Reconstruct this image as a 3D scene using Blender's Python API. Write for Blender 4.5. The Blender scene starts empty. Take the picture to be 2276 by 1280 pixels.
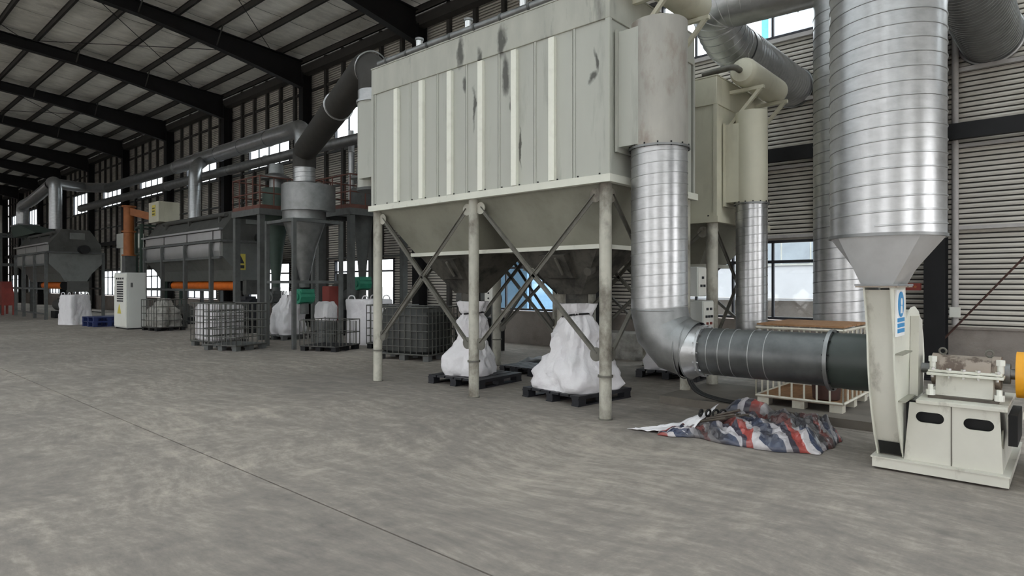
import bpy, bmesh, math, random
from mathutils import Vector, Matrix, noise
random.seed(7)
SC = bpy.context.scene
COL = SC.collection
PI = math.pi

# ------------------------------------------------------------------ camera
cam_d = bpy.data.cameras.new('camera'); cam = bpy.data.objects.new('camera', cam_d); COL.objects.link(cam)
cam_d.sensor_fit = 'HORIZONTAL'; cam_d.sensor_width = 36.0
cam_d.lens = 36.0*1405.0/2276.0
cam_d.shift_y = -8.0/2276.0
cam_d.clip_start = 0.05; cam_d.clip_end = 400
cam.location = (0, 0, 1.6); cam.rotation_euler = (PI/2, 0, -math.atan2(1578, 1405))
SC.camera = cam
# ------------------------------------------------------------------ sky (overcast daylight) and exposure
W = bpy.data.worlds.new('overcast_sky'); SC.world = W; W.use_nodes = True
bg = W.node_tree.nodes['Background']; bg.inputs[0].default_value = (0.985, 0.985, 1.0, 1); bg.inputs[1].default_value = 1.0
SC.view_settings.view_transform = 'Standard'; SC.view_settings.look = 'None'
SC.view_settings.gamma = 1.0; SC.view_settings.use_curve_mapping = False
SC.view_settings.exposure = 2.6
SC.cycles.max_bounces = 8; SC.cycles.diffuse_bounces = 5; SC.cycles.glossy_bounces = 4; SC.cycles.transparent_max_bounces = 12
SC.cycles.use_denoising = True

# ------------------------------------------------------------------ materials
def lin(c):
    return tuple(((x/255)/12.92 if x/255 <= 0.04045 else ((x/255+0.055)/1.055)**2.4) for x in c)
MATS = {}
def mat(name, col, rough=0.6, metal=0.0, var=0.12, scale=2.0, stretch=(1, 1, 1), dirt=None, dirt_amt=0.35, dirt_scale=1.2,
        dirt_stretch=(1, 1, 1), dirt_lo=0.5, dirt_hi=0.75, bump=0.0, bump_scale=30.0, rvar=0.0, emit=0.0, spec=0.5):
    """principled material: base colour with soft tonal noise and an optional second layer of grime / rust"""
    m = bpy.data.materials.new(name); m.use_nodes = True; nt = m.node_tree; N = nt.nodes; L = nt.links
    p = N['Principled BSDF']
    c = lin(col) if max(col) > 1 else col
    tc = N.new('ShaderNodeTexCoord')
    def nz(sc, st, det=5.0, rough_=0.6):
        mp = N.new('ShaderNodeMapping'); mp.inputs['Scale'].default_value = st
        L.new(tc.outputs['Object'], mp.inputs['Vector'])
        n = N.new('ShaderNodeTexNoise'); n.inputs['Scale'].default_value = sc; n.inputs['Detail'].default_value = det
        n.inputs['Roughness'].default_value = rough_
        L.new(mp.outputs[0], n.inputs['Vector']); return n
    n1 = nz(scale, stretch)
    rp = N.new('ShaderNodeValToRGB')
    rp.color_ramp.elements[0].position = 0.3; rp.color_ramp.elements[1].position = 0.7
    rp.color_ramp.elements[0].color = tuple(x*(1-var) for x in c)+(1,)
    rp.color_ramp.elements[1].color = tuple(min(1, x*(1+var)) for x in c)+(1,)
    L.new(n1.outputs['Fac'], rp.inputs[0]); out = rp.outputs[0]
    if dirt is not None:
        d = lin(dirt) if max(dirt) > 1 else dirt
        n2 = nz(dirt_scale, dirt_stretch, 8.0, 0.65)
        r2 = N.new('ShaderNodeValToRGB'); r2.color_ramp.elements[0].position = dirt_lo; r2.color_ramp.elements[1].position = dirt_hi
        r2.color_ramp.elements[0].color = (0, 0, 0, 1); r2.color_ramp.elements[1].color = (dirt_amt,)*3+(1,)
        L.new(n2.outputs['Fac'], r2.inputs[0])
        mx = N.new('ShaderNodeMixRGB'); mx.inputs[2].default_value = d+(1,)
        L.new(r2.outputs[0], mx.inputs[0]); L.new(out, mx.inputs[1]); out = mx.outputs[0]
    L.new(out, p.inputs['Base Color'])
    p.inputs['Metallic'].default_value = metal
    p.inputs['Specular IOR Level'].default_value = spec
    if rvar:
        mr = N.new('ShaderNodeMapRange'); mr.inputs[3].default_value = max(0.05, rough-rvar); mr.inputs[4].default_value = rough+rvar
        L.new(n1.outputs['Fac'], mr.inputs[0]); L.new(mr.outputs[0], p.inputs['Roughness'])
    else:
        p.inputs['Roughness'].default_value = rough
    if bump:
        n3 = nz(bump_scale, (1, 1, 1), 3.0)
        b = N.new('ShaderNodeBump'); b.inputs['Strength'].default_value = bump; b.inputs['Distance'].default_value = 0.02
        L.new(n3.outputs['Fac'], b.inputs['Height']); L.new(b.outputs[0], p.inputs['Normal'])
    MATS[name] = m
    return m

mat('paint', (178, 179, 170), 0.5, var=0.07, scale=1.1, stretch=(1, 1, 0.25), dirt=(96, 94, 84), dirt_amt=0.55, dirt_scale=2.2, dirt_stretch=(1, 1, 0.16), dirt_lo=0.56, dirt_hi=0.74)
mat('paint_light', (216, 216, 204), 0.5, var=0.05, scale=3, dirt=(120, 116, 104), dirt_amt=0.4, dirt_scale=4, dirt_lo=0.58, dirt_hi=0.75)
mat('paint_top', (176, 176, 166), 0.55, var=0.10, scale=3.5, stretch=(1, 1, 0.4), dirt=(62, 62, 58), dirt_amt=0.7, dirt_scale=2.4, dirt_stretch=(1, 1, 0.2), dirt_lo=0.57, dirt_hi=0.7)
mat('rib_light', (236, 236, 224), 0.5, var=0.04, scale=3, dirt=(150, 146, 132), dirt_amt=0.3, dirt_scale=3)
mat('paint_cream', (200, 197, 178), 0.5, var=0.05, scale=2, dirt=(140, 132, 110), dirt_amt=0.4, dirt_scale=2, dirt_stretch=(1, 1, 0.3), dirt_lo=0.55, dirt_hi=0.75)
mat('paint_hopper', (150, 149, 136), 0.6, var=0.10, scale=4, dirt=(84, 82, 74), dirt_amt=0.6, dirt_scale=2, dirt_lo=0.45, dirt_hi=0.75)
mat('hopper_dirty', (84, 81, 74), 0.75, var=0.2, scale=3, dirt=(26, 25, 23), dirt_amt=0.9, dirt_scale=3, dirt_lo=0.42, dirt_hi=0.6)
mat('leg_paint', (178, 176, 164), 0.6, var=0.12, scale=5, dirt=(84, 74, 64), dirt_amt=0.85, dirt_scale=2.2, dirt_stretch=(1, 1, 0.7), dirt_lo=0.46, dirt_hi=0.64)
mat('brace_paint', (104, 102, 94), 0.6, var=0.15, scale=6, dirt=(62, 60, 54), dirt_amt=0.6, dirt_scale=5, dirt_lo=0.45, dirt_hi=0.7)
mat('rusty_stack', (168, 165, 157), 0.5, var=0.16, scale=3, stretch=(1, 1, 0.3), dirt=(116, 88, 72), dirt_amt=0.75, dirt_scale=2.5, dirt_stretch=(1, 1, 0.5), dirt_lo=0.46, dirt_hi=0.7, metal=0.25)
mat('galv', (0.44, 0.445, 0.45), 0.36, metal=0.85, var=0.13, scale=7, stretch=(1, 1, 2), rvar=0.09, bump=0.12, bump_scale=5)
mat('galv_new', (0.48, 0.485, 0.49), 0.33, metal=0.85, var=0.12, scale=9, stretch=(1, 1, 2), rvar=0.08, bump=0.10, bump_scale=6)
mat('galv_dull', (0.26, 0.265, 0.265), 0.46, metal=0.9, var=0.2, scale=5, rvar=0.08, bump=0.08, bump_scale=8)
mat('galv_dark', (0.105, 0.11, 0.11), 0.42, metal=0.7, var=0.3, scale=5, rvar=0.08)
mat('galv_matte', (0.52, 0.52, 0.52), 0.45, metal=0.35, var=0.08, scale=5)
mat('duct_dark', (58, 56, 53), 0.62, metal=0.3, var=0.15, scale=6)
mat('steel_dark', (27, 27, 29), 0.6, var=0.2, scale=3, spec=0.3)
mat('steel_grey', (84, 86, 85), 0.6, var=0.18, scale=5, dirt=(46, 45, 42), dirt_amt=0.5, dirt_scale=4)
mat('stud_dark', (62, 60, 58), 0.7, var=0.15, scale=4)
mat('girt_light', (178, 174, 172), 0.6, var=0.1, scale=4, dirt=(96, 92, 90), dirt_amt=0.5, dirt_scale=4)
mat('cladding', (198, 193, 184), 0.55, var=0.12, scale=0.7, dirt=(126, 120, 112), dirt_amt=0.5, dirt_scale=0.8, dirt_stretch=(1, 1, 0.4))
mat('roof_sheet', (60, 60, 58), 0.8)
mat('insulation', (236, 234, 226), 0.62, var=0.13, scale=3.0, stretch=(0.5, 1.6, 1), bump=0.5, bump_scale=7, dirt=(150, 148, 140), dirt_amt=0.5, dirt_scale=0.9)
mat('concrete_wall', (138, 130, 124), 0.9, var=0.14, scale=2.5, dirt=(100, 88, 80), dirt_amt=0.6, dirt_scale=1.5, bump=0.3)
mat('slab_pad', (112, 106, 98), 0.9, var=0.15, scale=3, dirt=(66, 62, 58), dirt_amt=0.5)
mat('window_frame', (50, 50, 56), 0.5)
mat('bag_white', (224, 222, 224), 0.7, var=0.06, scale=3, bump=0.7, bump_scale=9, dirt=(196, 190, 196), dirt_amt=0.6, dirt_scale=3)
mat('bag_grey', (150, 148, 142), 0.45, var=0.3, scale=6, bump=0.6, bump_scale=9)
mat('plastic_black', (30, 31, 36), 0.5, var=0.25, scale=5)
mat('plastic_blue', (34, 48, 96), 0.5, var=0.2)
mat('ibc_wire', (92, 92, 88), 0.5, metal=0.5, var=0.2, dirt=(50, 44, 38), dirt_amt=0.6, dirt_scale=6)
mat('ibc_wire_white', (214, 210, 196), 0.5, metal=0.2, var=0.1, dirt=(150, 120, 90), dirt_amt=0.5, dirt_scale=6)
mat('ibc_dark', (52, 54, 52), 0.55, var=0.3, scale=3, dirt=(96, 96, 90), dirt_amt=0.5, dirt_scale=2)
mat('wood', (150, 112, 78), 0.8, var=0.2, scale=6, stretch=(1, 5, 1))
mat('rust_brown', (70, 46, 40), 0.85, var=0.25, scale=6)
mat('rail_rust', (98, 60, 50), 0.7, var=0.2, scale=5)
mat('green_paint', (44, 128, 102), 0.5, var=0.15, scale=8)
mat('green_dark', (54, 70, 62), 0.6, var=0.15, scale=5)
mat('machine', (120, 122, 119), 0.5, metal=0.35, var=0.18, scale=2, dirt=(60, 60, 57), dirt_amt=0.6, dirt_scale=2)
mat('machine_dark', (72, 72, 69), 0.65, var=0.2, scale=3, dirt=(38, 37, 35), dirt_amt=0.6, dirt_scale=2)
mat('machine_bright', (0.5, 0.5, 0.5), 0.32, metal=0.8, var=0.06, scale=2, rvar=0.04)
mat('orange', (216, 108, 28), 0.5, var=0.12, scale=4)
mat('orange_rust', (150, 88, 42), 0.6, var=0.2, scale=4)
mat('red_paint', (128, 52, 44), 0.6, var=0.2)
mat('cabinet_grey', (196, 198, 194), 0.45, var=0.04)
mat('panel_white', (224, 224, 216), 0.5, var=0.04)
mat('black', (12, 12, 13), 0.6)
mat('ink', (44, 46, 50), 0.6)
mat('yellow_sticker', (212, 196, 92), 0.6)
mat('yellow', (226, 160, 34), 0.45, var=0.08)
mat('blue_print', (40, 140, 200), 0.5)
mat('white_print', (240, 240, 240), 0.5)
mat('chrome', (0.75, 0.75, 0.75), 0.18, metal=1.0, var=0.05)
mat('flex_green', (46, 54, 50), 0.45, var=0.2, scale=6)
mat('fan_paint', (200, 198, 187), 0.42, var=0.06, scale=2, dirt=(104, 96, 84), dirt_amt=0.6, dirt_scale=3.2, dirt_stretch=(1, 1, 0.45), dirt_lo=0.56, dirt_hi=0.68)
mat('bearing_top', (158, 146, 134), 0.55, var=0.1, scale=5, dirt=(78, 62, 52), dirt_amt=0.8, dirt_scale=7, dirt_stretch=(1, 1, 0.4), dirt_lo=0.52, dirt_hi=0.6, metal=0.3)
mat('grease', (74, 66, 58), 0.5, var=0.3, scale=9)
mat('facade', (206, 206, 210), 0.8, var=0.03)
mat('facade_glass', (168, 176, 184), 0.6)
mat('facade_teal', (84, 150, 160), 0.6, var=0.08)
mat('yard', (150, 148, 145), 0.95, var=0.08)
mat('blue_gate', (128, 168, 200), 0.7, var=0.06)

def stained(name, base, stains, org):
    """copy of a paint with soot runs of their own shape at given places (y, z, half width, half height)"""
    m = MATS[base].copy(); m.name = name; nt = m.node_tree; N = nt.nodes; L = nt.links; p = N['Principled BSDF']
    src = p.inputs['Base Color'].links[0].from_socket
    tc = N.new('ShaderNodeTexCoord'); acc = None
    nw = N.new('ShaderNodeTexNoise'); nw.inputs['Scale'].default_value = 3.5; nw.inputs['Detail'].default_value = 4
    L.new(tc.outputs['Object'], nw.inputs['Vector'])
    wr = N.new('ShaderNodeVectorMath'); wr.operation = 'MULTIPLY_ADD'; wr.inputs[1].default_value = (0, 0.22, 0.22)
    L.new(nw.outputs['Color'], wr.inputs[0]); L.new(tc.outputs['Object'], wr.inputs[2])
    for (y, z, a, b) in stains:
        s1 = N.new('ShaderNodeVectorMath'); s1.operation = 'SUBTRACT'; s1.inputs[1].default_value = (0, y-org[1]+0.11, z-org[2]+0.11); L.new(wr.outputs[0], s1.inputs[0])
        s2 = N.new('ShaderNodeVectorMath'); s2.operation = 'MULTIPLY'; s2.inputs[1].default_value = (0, 1/a, 1/b); L.new(s1.outputs[0], s2.inputs[0])
        s3 = N.new('ShaderNodeVectorMath'); s3.operation = 'LENGTH'; L.new(s2.outputs[0], s3.inputs[0])
        mr = N.new('ShaderNodeMapRange'); mr.inputs[1].default_value = 1.1; mr.inputs[2].default_value = 0.1; L.new(s3.outputs['Value'], mr.inputs[0])
        if acc is None: acc = mr.outputs[0]
        else:
            mm = N.new('ShaderNodeMath'); mm.operation = 'MAXIMUM'; L.new(acc, mm.inputs[0]); L.new(mr.outputs[0], mm.inputs[1]); acc = mm.outputs[0]
    n2 = N.new('ShaderNodeTexNoise'); n2.inputs['Scale'].default_value = 9; n2.inputs['Detail'].default_value = 6
    mp = N.new('ShaderNodeMapping'); mp.inputs['Scale'].default_value = (1, 1, 0.45); L.new(tc.outputs['Object'], mp.inputs[0]); L.new(mp.outputs[0], n2.inputs['Vector'])
    sm = N.new('ShaderNodeMath'); sm.operation = 'ADD'; L.new(acc, sm.inputs[0]); L.new(n2.outputs['Fac'], sm.inputs[1])
    r = N.new('ShaderNodeValToRGB'); r.color_ramp.elements[0].position = 0.62; r.color_ramp.elements[1].position = 1.0
    hv = N.new('ShaderNodeMath'); hv.operation = 'MULTIPLY'; hv.inputs[1].default_value = 0.82; L.new(sm.outputs[0], hv.inputs[0]); L.new(hv.outputs[0], r.inputs[0])
    am = N.new('ShaderNodeMath'); am.operation = 'MULTIPLY'; am.inputs[1].default_value = 0.85; L.new(r.outputs[0], am.inputs[0])
    mx = N.new('ShaderNodeMixRGB'); mx.inputs[2].default_value = lin((52, 50, 46))+(1,); L.new(am.outputs[0], mx.inputs[0]); L.new(src, mx.inputs[1]); L.new(mx.outputs[0], p.inputs['Base Color'])
    MATS[name] = m
ST = [(6.55, 4.93, 0.10, 0.34), (6.2, 4.72, 0.08, 0.25), (5.75, 4.85, 0.09, 0.32), (5.7, 4.4, 0.12, 0.36), (6.3, 4.1, 0.05, 0.4), (5.6, 3.85, 0.06, 0.28), (5.45, 3.4, 0.03, 0.4), (4.28, 4.25, 0.04, 0.22), (4.32, 4.05, 0.07, 0.1), (6.5, 4.45, 0.06, 0.15)]
stained('paint_stained', 'paint', ST, (7.365, 6.37, 0)); stained('top_stained', 'paint_top', ST, (7.365, 6.37, 0))

def glass_mat():
    m = bpy.data.materials.new('window_glass'); m.use_nodes = True; nt = m.node_tree; N = nt.nodes; L = nt.links
    N.remove(N['Principled BSDF']); o = N['Material Output']
    t = N.new('ShaderNodeBsdfTransparent'); t.inputs[0].default_value = (0.90, 0.94, 0.95, 1)
    g = N.new('ShaderNodeBsdfGlossy'); g.inputs['Roughness'].default_value = 0.05
    mx = N.new('ShaderNodeMixShader'); mx.inputs[0].default_value = 0.06
    L.new(t.outputs[0], mx.inputs[1]); L.new(g.outputs[0], mx.inputs[2]); L.new(mx.outputs[0], o.inputs[0])
    MATS['glass'] = m
glass_mat()

def floor_mat():
    m = bpy.data.materials.new('floor_concrete'); m.use_nodes = True; nt = m.node_tree; N = nt.nodes; L = nt.links
    p = N['Principled BSDF']; tc = N.new('ShaderNodeTexCoord')
    # warp the coordinates so that the sweeping and tyre marks curve
    w = N.new('ShaderNodeTexNoise'); w.inputs['Scale'].default_value = 0.22; w.inputs['Detail'].default_value = 2
    L.new(tc.outputs['Object'], w.inputs['Vector'])
    sc = N.new('ShaderNodeVectorMath'); sc.operation = 'MULTIPLY_ADD'; sc.inputs[1].default_value = (2.2, 2.2, 0)
    L.new(w.outputs['Color'], sc.inputs[0]); L.new(tc.outputs['Object'], sc.inputs[2])
    def layer(scale, st, rot, det, rg):
        mp = N.new('ShaderNodeMapping'); mp.inputs['Scale'].default_value = st; mp.inputs['Rotation'].default_value = (0, 0, rot)
        L.new(sc.outputs[0], mp.inputs['Vector'])
        n = N.new('ShaderNodeTexNoise'); n.inputs['Scale'].default_value = scale; n.inputs['Detail'].default_value = det; n.inputs['Roughness'].default_value = rg
        L.new(mp.outputs[0], n.inputs['Vector']); return n.outputs['Fac']
    a = layer(1.0, (5.5, 1.5, 1), 0.55, 9, 0.72)
    b = layer(1.0, (1.7, 5.5, 1), 0.25, 9, 0.72)
    c = layer(0.35, (1, 1, 1), 0, 4, 0.5)
    d = layer(12.0, (1, 0.5, 1), 0.6, 8, 0.75)
    def mth(op, x, y):
        n = N.new('ShaderNodeMath'); n.operation = op
        for i, v in enumerate((x, y)):
            if isinstance(v, float): n.inputs[i].default_value = v
            else: L.new(v, n.inputs[i])
        return n.outputs[0]
    s = mth('ADD', mth('MULTIPLY', a, 0.36), mth('MULTIPLY', b, 0.18))
    s = mth('ADD', s, mth('MULTIPLY', c, 0.24)); s = mth('ADD', s, mth('MULTIPLY', d, 0.26))
    rp = N.new('ShaderNodeValToRGB'); e = rp.color_ramp.elements
    e[0].position = 0.36; e[0].color = lin((102, 98, 94))+(1,)
    e[1].position = 0.68; e[1].color = lin((184, 174, 162))+(1,)
    x = e.new(0.52); x.color = lin((136, 129, 122))+(1,)
    L.new(s, rp.inputs[0]); L.new(rp.outputs[0], p.inputs['Base Color'])
    p.inputs['Roughness'].default_value = 0.82; p.inputs['Specular IOR Level'].default_value = 0.25
    b_ = N.new('ShaderNodeBump'); b_.inputs['Strength'].default_value = 0.12; b_.inputs['Distance'].default_value = 0.01
    L.new(d, b_.inputs['Height']); L.new(b_.outputs[0], p.inputs['Normal'])
    MATS['floor'] = m
floor_mat()

def tarp_mat():
    m = bpy.data.materials.new('striped_tarp'); m.use_nodes = True; nt = m.node_tree; N = nt.nodes; L = nt.links
    p = N['Principled BSDF']; uv = N.new('ShaderNodeUVMap'); uv.uv_map = 'cloth'
    sp = N.new('ShaderNodeSeparateXYZ'); L.new(uv.outputs[0], sp.inputs[0])
    fr = N.new('ShaderNodeMath'); fr.operation = 'FRACT'; L.new(sp.outputs[0], fr.inputs[0])
    rp = N.new('ShaderNodeValToRGB'); rp.color_ramp.interpolation = 'CONSTANT'; e = rp.color_ramp.elements
    e[0].position = 0; e[0].color = lin((160, 74, 68))+(1,)
    e[1].position = 0.24; e[1].color = lin((190, 186, 188))+(1,)
    for ps, cc in ((0.42, (66, 74, 96)), (0.68, (188, 184, 188)), (0.84, (66, 62, 74))):
        x = e.new(ps); x.color = lin(cc)+(1,)
    L.new(fr.outputs[0], rp.inputs[0])
    n = N.new('ShaderNodeTexNoise'); n.inputs['Scale'].default_value = 2.4; n.inputs['Detail'].default_value = 6
    tc = N.new('ShaderNodeTexCoord'); L.new(tc.outputs['Object'], n.inputs[0])
    r2 = N.new('ShaderNodeValToRGB'); r2.color_ramp.elements[0].position = 0.40; r2.color_ramp.elements[1].position = 0.58
    r2.color_ramp.elements[1].color = (0.85, 0.85, 0.85, 1)
    L.new(n.outputs['Fac'], r2.inputs[0])
    mx = N.new('ShaderNodeMixRGB'); mx.inputs[2].default_value = lin((72, 68, 68))+(1,)
    L.new(r2.outputs[0], mx.inputs[0]); L.new(rp.outputs[0], mx.inputs[1]); L.new(mx.outputs[0], p.inputs['Base Color'])
    p.inputs['Roughness'].default_value = 0.3
    MATS['tarp'] = m
tarp_mat()

# ------------------------------------------------------------------ geometry helpers
OFF = {}
class G:
    def __init__(s): s.v = []; s.f = []
    def add(s, vs, fs):
        b = len(s.v); s.v += [tuple(x) for x in vs]; s.f += [tuple(i+b for i in q) for q in fs]; return s
    def box(s, x0, x1, y0, y1, z0, z1):
        return s.add([(x0, y0, z0), (x1, y0, z0), (x1, y1, z0), (x0, y1, z0), (x0, y0, z1), (x1, y0, z1), (x1, y1, z1), (x0, y1, z1)],
                     [(0, 3, 2, 1), (4, 5, 6, 7), (0, 1, 5, 4), (1, 2, 6, 5), (2, 3, 7, 6), (3, 0, 4, 7)])
    def loft(s, r0, r1, cap=True):
        """two point loops of the same length joined by a skin"""
        n = len(r0); fs = [(i, (i+1) % n, n+(i+1) % n, n+i) for i in range(n)]
        if cap: fs += [tuple(range(n))[::-1], tuple(range(n, 2*n))]
        return s.add(list(r0)+list(r1), fs)
    def rect(s, x0, x1, y0, y1, z): return [(x0, y0, z), (x1, y0, z), (x1, y1, z), (x0, y1, z)]
    def bar(s, a, b, w, h, up=(0, 0, 1)):
        a = Vector(a); b = Vector(b); d = (b-a).normalized(); up = Vector(up)
        if abs(d.dot(up)) > 0.98: up = Vector((0, 1, 0))
        r = d.cross(up).normalized()*w/2; u = r.cross(d).normalized()*h/2
        return s.loft([a-r-u, a+r-u, a+r+u, a-r+u], [b-r-u, b+r-u, b+r+u, b-r+u])
    def ring(s, c, d, r, n, ref=None):
        d = Vector(d).normalized(); ref = Vector(ref) if ref else (Vector((0, 0, 1)) if abs(d.z) < 0.9 else Vector((0, 1, 0)))
        a = d.cross(ref).normalized(); b = d.cross(a).normalized(); c = Vector(c)
        return [c+a*(r*math.cos(2*PI*i/n))+b*(r*math.sin(2*PI*i/n)) for i in range(n)]
    def cyl(s, a, b, r0, r1=None, n=20, cap=True):
        r1 = r0 if r1 is None else r1; d = Vector(b)-Vector(a)
        return s.loft(s.ring(a, d, r0, n), s.ring(b, d, r1, n), cap)
    def chain(s, rings, cap=True):
        n = len(rings[0]); vs = [p for r in rings for p in r]; fs = []
        for k in range(len(rings)-1):
            fs += [(k*n+i, k*n+(i+1) % n, (k+1)*n+(i+1) % n, (k+1)*n+i) for i in range(n)]
        if cap: fs += [tuple(range(n))[::-1], tuple(range((len(rings)-1)*n, len(rings)*n))]
        return s.add(vs, fs)
    def lathe(s, prof, cx, cy, n=28, cap=True):
        return s.chain([[(cx+r*math.cos(2*PI*i/n), cy+r*math.sin(2*PI*i/n), z) for i in range(n)] for r, z in prof], cap)
    def sweep(s, pts, r, n=20, cap=True):
        pts = [Vector(p) for p in pts]; m = len(pts); rr = r if isinstance(r, (list, tuple)) else [r]*m
        ts = []
        for i in range(m):
            t = (pts[min(i+1, m-1)]-pts[i]).normalized()+(pts[i]-pts[max(i-1, 0)]).normalized() if 0 < i < m-1 else (pts[1]-pts[0] if i == 0 else pts[-1]-pts[-2])
            ts.append(t.normalized())
        ref = Vector((0, 0, 1)) if abs(ts[0].z) < 0.9 else Vector((0, 1, 0))
        a = ts[0].cross(ref).normalized(); rings = []
        for i in range(m):
            a = (a-ts[i]*a.dot(ts[i])).normalized(); b = ts[i].cross(a)
            k = 1.0
            if 0 < i < m-1:
                c = (pts[i]-pts[i-1]).normalized().dot(ts[i]); k = 1/max(0.5, c)
            if k > 1.001:
                bend = ((pts[i+1]-pts[i]).normalized()-(pts[i]-pts[i-1]).normalized()).normalized()
                ring = []
                for q in range(n):
                    v = a*math.cos(2*PI*q/n)+b*math.sin(2*PI*q/n); v = v+bend*(v.dot(bend)*(k-1)); ring.append(pts[i]+v*rr[i])
            else:
                ring = [pts[i]+(a*math.cos(2*PI*q/n)+b*math.sin(2*PI*q/n))*rr[i] for q in range(n)]
            rings.append(ring)
        return s.chain(rings, cap)
    def prism(s, poly, ax, a, b):
        f = {'Y': lambda p, t: (p[0], t, p[1]), 'X': lambda p, t: (t, p[0], p[1]), 'Z': lambda p, t: (p[0], p[1], t)}[ax]
        return s.loft([f(p, a) for p in poly], [f(p, b) for p in poly])
    def helix(s, a, b, r, pitch, w=0.014, hgt=0.006, n=26, hand=1):
        """raised lock seam winding along a spiral duct"""
        a = Vector(a); b = Vector(b); d = b-a; ln = d.length; d.normalize()
        ref = Vector((0, 0, 1)) if abs(d.z) < 0.9 else Vector((0, 1, 0))
        u = d.cross(ref).normalized(); v = d.cross(u).normalized(); m = int(ln/pitch*n); vs = []; fs = []
        for i in range(m+1):
            t = i/n; an = hand*2*PI*t; o = (u*math.cos(an)+v*math.sin(an)); c = a+d*min(ln, t*pitch)
            vs += [c-d*w/2+o*(r-0.002), c-d*w*0.25+o*(r+hgt), c+d*w*0.25+o*(r+hgt), c+d*w/2+o*(r-0.002)]
            if i: fs += [(4*i-4+k, 4*i-3+k, 4*i+1+k, 4*i+k) for k in range(3)]
        return s.add(vs, fs)
    def torus(s, c, d, R, r, n=24, m=8):
        d = Vector(d).normalized(); cs = s.ring(c, d, R, n); c = Vector(c); rings = []
        for p in cs:
            o = (p-c).normalized(); rings.append([p+o*(r*math.cos(2*PI*k/m))+d*(r*math.sin(2*PI*k/m)) for k in range(m)])
        rings.append(rings[0]); return s.chain(rings, False)
    def build(s, name, m, parent=None, smooth=35, bevel=0.0):
        o = None; off = OFF.get(parent.name, Vector((0, 0, 0))) if parent else Vector((0, 0, 0))
        me = bpy.data.meshes.new(name); me.from_pydata([tuple(Vector(p)-off) for p in s.v], [], s.f)
        bm = bmesh.new(); bm.from_mesh(me); bmesh.ops.recalc_face_normals(bm, faces=bm.faces); bm.to_mesh(me); bm.free()
        if smooth:
            me.polygons.foreach_set('use_smooth', [True]*len(me.polygons)); me.set_sharp_from_angle(angle=math.radians(smooth))
        me.materials.append(MATS[m]); o = bpy.data.objects.new(name, me); COL.objects.link(o)
        if parent: o.parent = parent; OFF[o.name] = off
        if bevel:
            md = o.modifiers.new('bevel', 'BEVEL'); md.width = bevel; md.segments = 2; md.limit_method = 'ANGLE'
        return o
def tag(o, label=None, cat=None, group=None, kind=None):
    if label: o['label'] = label
    if cat: o['category'] = cat
    if group: o['group'] = group
    if kind: o['kind'] = kind
    return o
def thing(name, label, cat, loc=(0, 0, 0), group=None, local=False, rz=0.0):
    o = bpy.data.objects.new(name, None); COL.objects.link(o); o.location = loc; o.rotation_euler = (0, 0, rz)
    o.empty_display_size = 0.2
    OFF[o.name] = Vector((0, 0, 0)) if local else Vector(loc)
    return tag(o, label, cat, group)
def copy_tree(o, parent=None):
    c = o.copy(); COL.objects.link(c); c.parent = parent
    for ch in list(o.children): copy_tree(ch, c)
    return c
def fillet(pts, rad, n=8):
    pts = [Vector(p) for p in pts]; out = [pts[0]]
    for i in range(1, len(pts)-1):
        d0 = (pts[i-1]-pts[i]); d1 = (pts[i+1]-pts[i]); r = min(rad, d0.length*0.49, d1.length*0.49)
        a = pts[i]+d0.normalized()*r; b = pts[i]+d1.normalized()*r
        for k in range(n+1):
            t = k/n; out.append(a*(1-t)**2+pts[i]*2*t*(1-t)+b*t*t)
    out.append(pts[-1]); return out
def fbm(p, s=1.0): return noise.noise(Vector(p)*s)+0.5*noise.noise(Vector(p)*s*2.1)

# ================================================================== THE BUILDING
BAY = 6.7; YC = [1.75+BAY*k for k in range(-2, 12)]          # column lines along the wall
Y_LO, Y_HI = -11.65, 75.45
XW = 13.0
def zt(x): return 10.05+0.072*(12.3-x)                       # top of rafters
def struct(o): o['kind'] = 'structure'; return o

g = G(); g.box(-400, 400, -400, 400, -0.25, -0.12); struct(g.build('ground', 'yard'))
g = G(); g.box(-14.5, XW+0.2, -14.5, Y_HI+0.2, -0.118, -0.03); FL = struct(g.build('floor', 'slab_pad'))
xs = [-14.5, -2.52, 2.52, 7.62, XW+0.1]
for i in range(4):
    for y0, y1 in ((-14.5, -3.0), (-3.0, 19.0), (19.0, 38.0), (38.0, Y_HI)):
        G().box(xs[i]+0.007, xs[i+1]-0.007, y0+0.005, y1-0.005, -0.03, 0).build('slab', 'floor', FL)

# ---- right wall: plinth wall carries columns, studs, girts and cladding
g = G(); g.box(XW-0.02, XW+0.2, Y_LO, Y_HI, -0.03, 0.85); g.box(XW-0.05, XW+0.22, Y_LO, Y_HI, 0.85, 0.88)
WR = struct(g.build('wall_right', 'concrete_wall'))
LOWZ = (0.90, 2.48); HIGHZ = (6.52, 7.92)
def clad(y0, y1, z0, z1):
    """ribbed sheet: ribs run along the wall, a narrow groove every 85 mm"""
    pitch = 0.085; k = int(math.floor(z0/pitch)); g = G()
    while k*pitch < z1-0.012:
        a = max(z0, k*pitch); b = min(z1, k*pitch+0.058)
        if b-a > 0.008:
            pr = [(XW+0.04, a), (XW, a), (XW-0.008, (a+b)/2), (XW, b), (XW+0.04, b)]; n = len(pr)
            g.add([(x, y0, z) for x, z in pr]+[(x, y1, z) for x, z in pr], [(i, i+1, n+i+1, n+i) for i in range(n-1)])
        k += 1
    p = g.build('cladding_panel', 'cladding', WR, smooth=0)
    G().box(XW+0.04, XW+0.06, y0, y1, z0, z1).build('groove_shade_sheet', 'stud_dark', p, smooth=0)  # dark sheet gives the grooves between ribs their shade by colour
    return p
wn = 0
LOWW = {}; HIGHW = {}
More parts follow.
